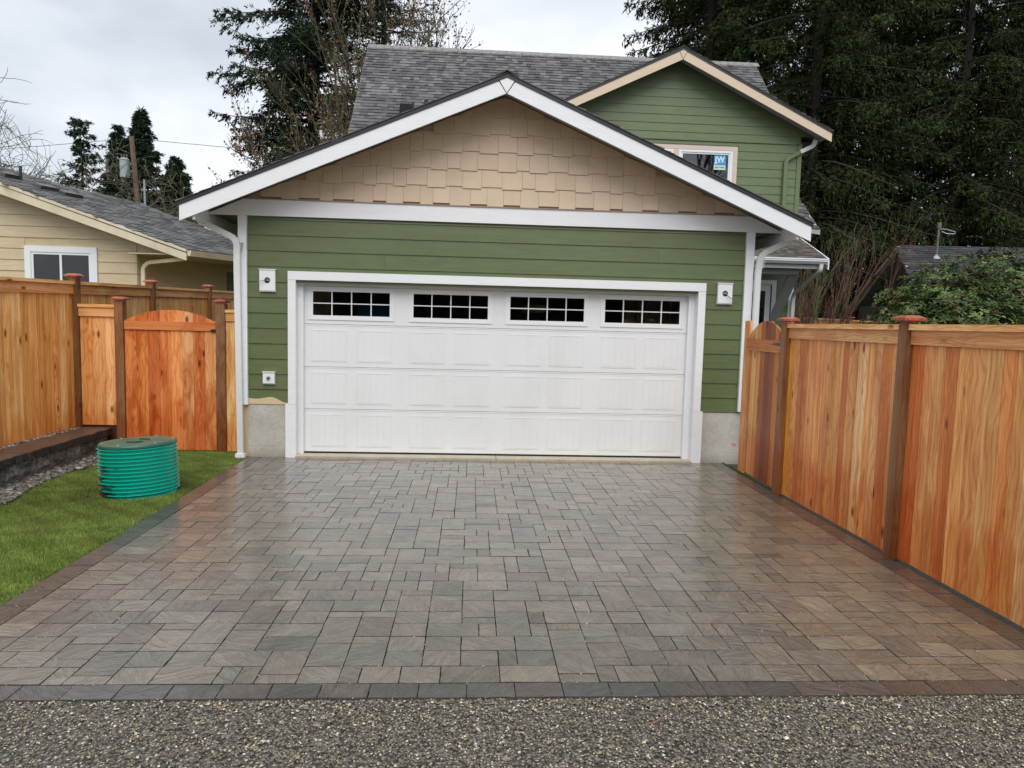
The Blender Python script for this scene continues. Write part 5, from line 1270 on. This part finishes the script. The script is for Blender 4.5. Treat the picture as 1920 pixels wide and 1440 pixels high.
th = (np.arange(L_)*2*PI/L_)[None]+rs.rand(n, 1)*6+rs.normal(0, .2, (n, L_)); el = rs.uniform(-.25, .55, (n, L_))
ld = (a[:, None]*np.cos(th)[:, :, None]+b[:, None]*np.sin(th)[:, :, None])*np.cos(el)[:, :, None]+ax[:, None]*np.sin(el)[:, :, None]
ld = ld.reshape(-1, 3); axr = np.repeat(ax, L_, 0); sd3 = np.cross(ld, axr); sd3 /= np.linalg.norm(sd3, axis=1)[:, None]; nn_ = np.cross(sd3, ld)
c = np.repeat(Cs, L_, 0); m = len(c); l = rs.uniform(.07, .11, m)[:, None]; wd = l*.2
P = np.stack([c+ld*.008, c+ld*l*.5+sd3*wd+nn_*l*.03, c+ld*l-nn_*l*.10, c+ld*l*.5-sd3*wd+nn_*l*.03], 1)
F = (np.array([(0, 1, 2, 3)])[None]+4*np.arange(m)[:, None, None]).reshape(-1, 4)
pal = np.array([(.040, .080, .014), (.055, .10, .018), (.085, .135, .026), (.045, .078, .020), (.14, .17, .045), (.10, .08, .026)]); 
col = np.repeat(pal[rs.randint(len(pal), size=n)], L_, 0)*rs.uniform(.75, 1.25, (m, 1))
np_mesh('foliage', P.reshape(-1, 3), F, 'leaves', rh_, col)['kind'] = 'stuff'
parts = []
for k in range(26):
    e = Cs[rs.randint(n)]; s_ = np.array([8.4+rs.normal(0, .4), 3.0+rs.normal(0, .2), 0]); mm_ = (s_+e)/2+np.array([0, 0, .25]); parts.append(tube_np([s_, mm_, e], np.array([.03, .02, .008]), 5))
V, F = cat(parts); np_mesh('stems', V, F, 'bark', rh_)['kind'] = 'stuff'

# laurel hedge across the alley, unseen, added to darken what the door windows mirror
hg = empty('hedge', (0, -17.5, 0), 'long dark hedge across the alley, unseen, added to darken the garage window reflections', 'hedge')
rs = np.random.RandomState(90); m = 9000
c = np.stack([rs.uniform(-16, 16, m), -17.5+rs.choice([-.7, .7], m)*rs.uniform(.5, 1, m), rs.uniform(0, 3.6, m)], 1); tp_ = rs.rand(m) < .25; c[tp_, 2] = 3.5+rs.normal(0, .12, tp_.sum()); c[tp_, 1] = -17.5+rs.uniform(-.7, .7, tp_.sum())
a = rs.normal(0, 1, (m, 3)); a /= np.linalg.norm(a, axis=1)[:, None]; b = np.cross(a, rs.normal(0, 1, (m, 3))); b /= np.linalg.norm(b, axis=1)[:, None]
P = np.stack([c-a*.16, c+b*.09, c+a*.16, c-b*.09], 1); F = (np.array([(0, 1, 2, 3)])[None]+4*np.arange(m)[:, None, None]).reshape(-1, 4)
pal = np.array([(.03, .05, .02), (.04, .065, .025), (.025, .04, .02)]); np_mesh('foliage', P.reshape(-1, 3), F, 'needles', hg, pal[rs.randint(3, size=m)])['kind'] = 'stuff'
box('hedge_core', 'bark', hg, -16, 16, -17.95, -17.05, 0, 3.4)  # solid dark core added so no sky gaps show in the reflection
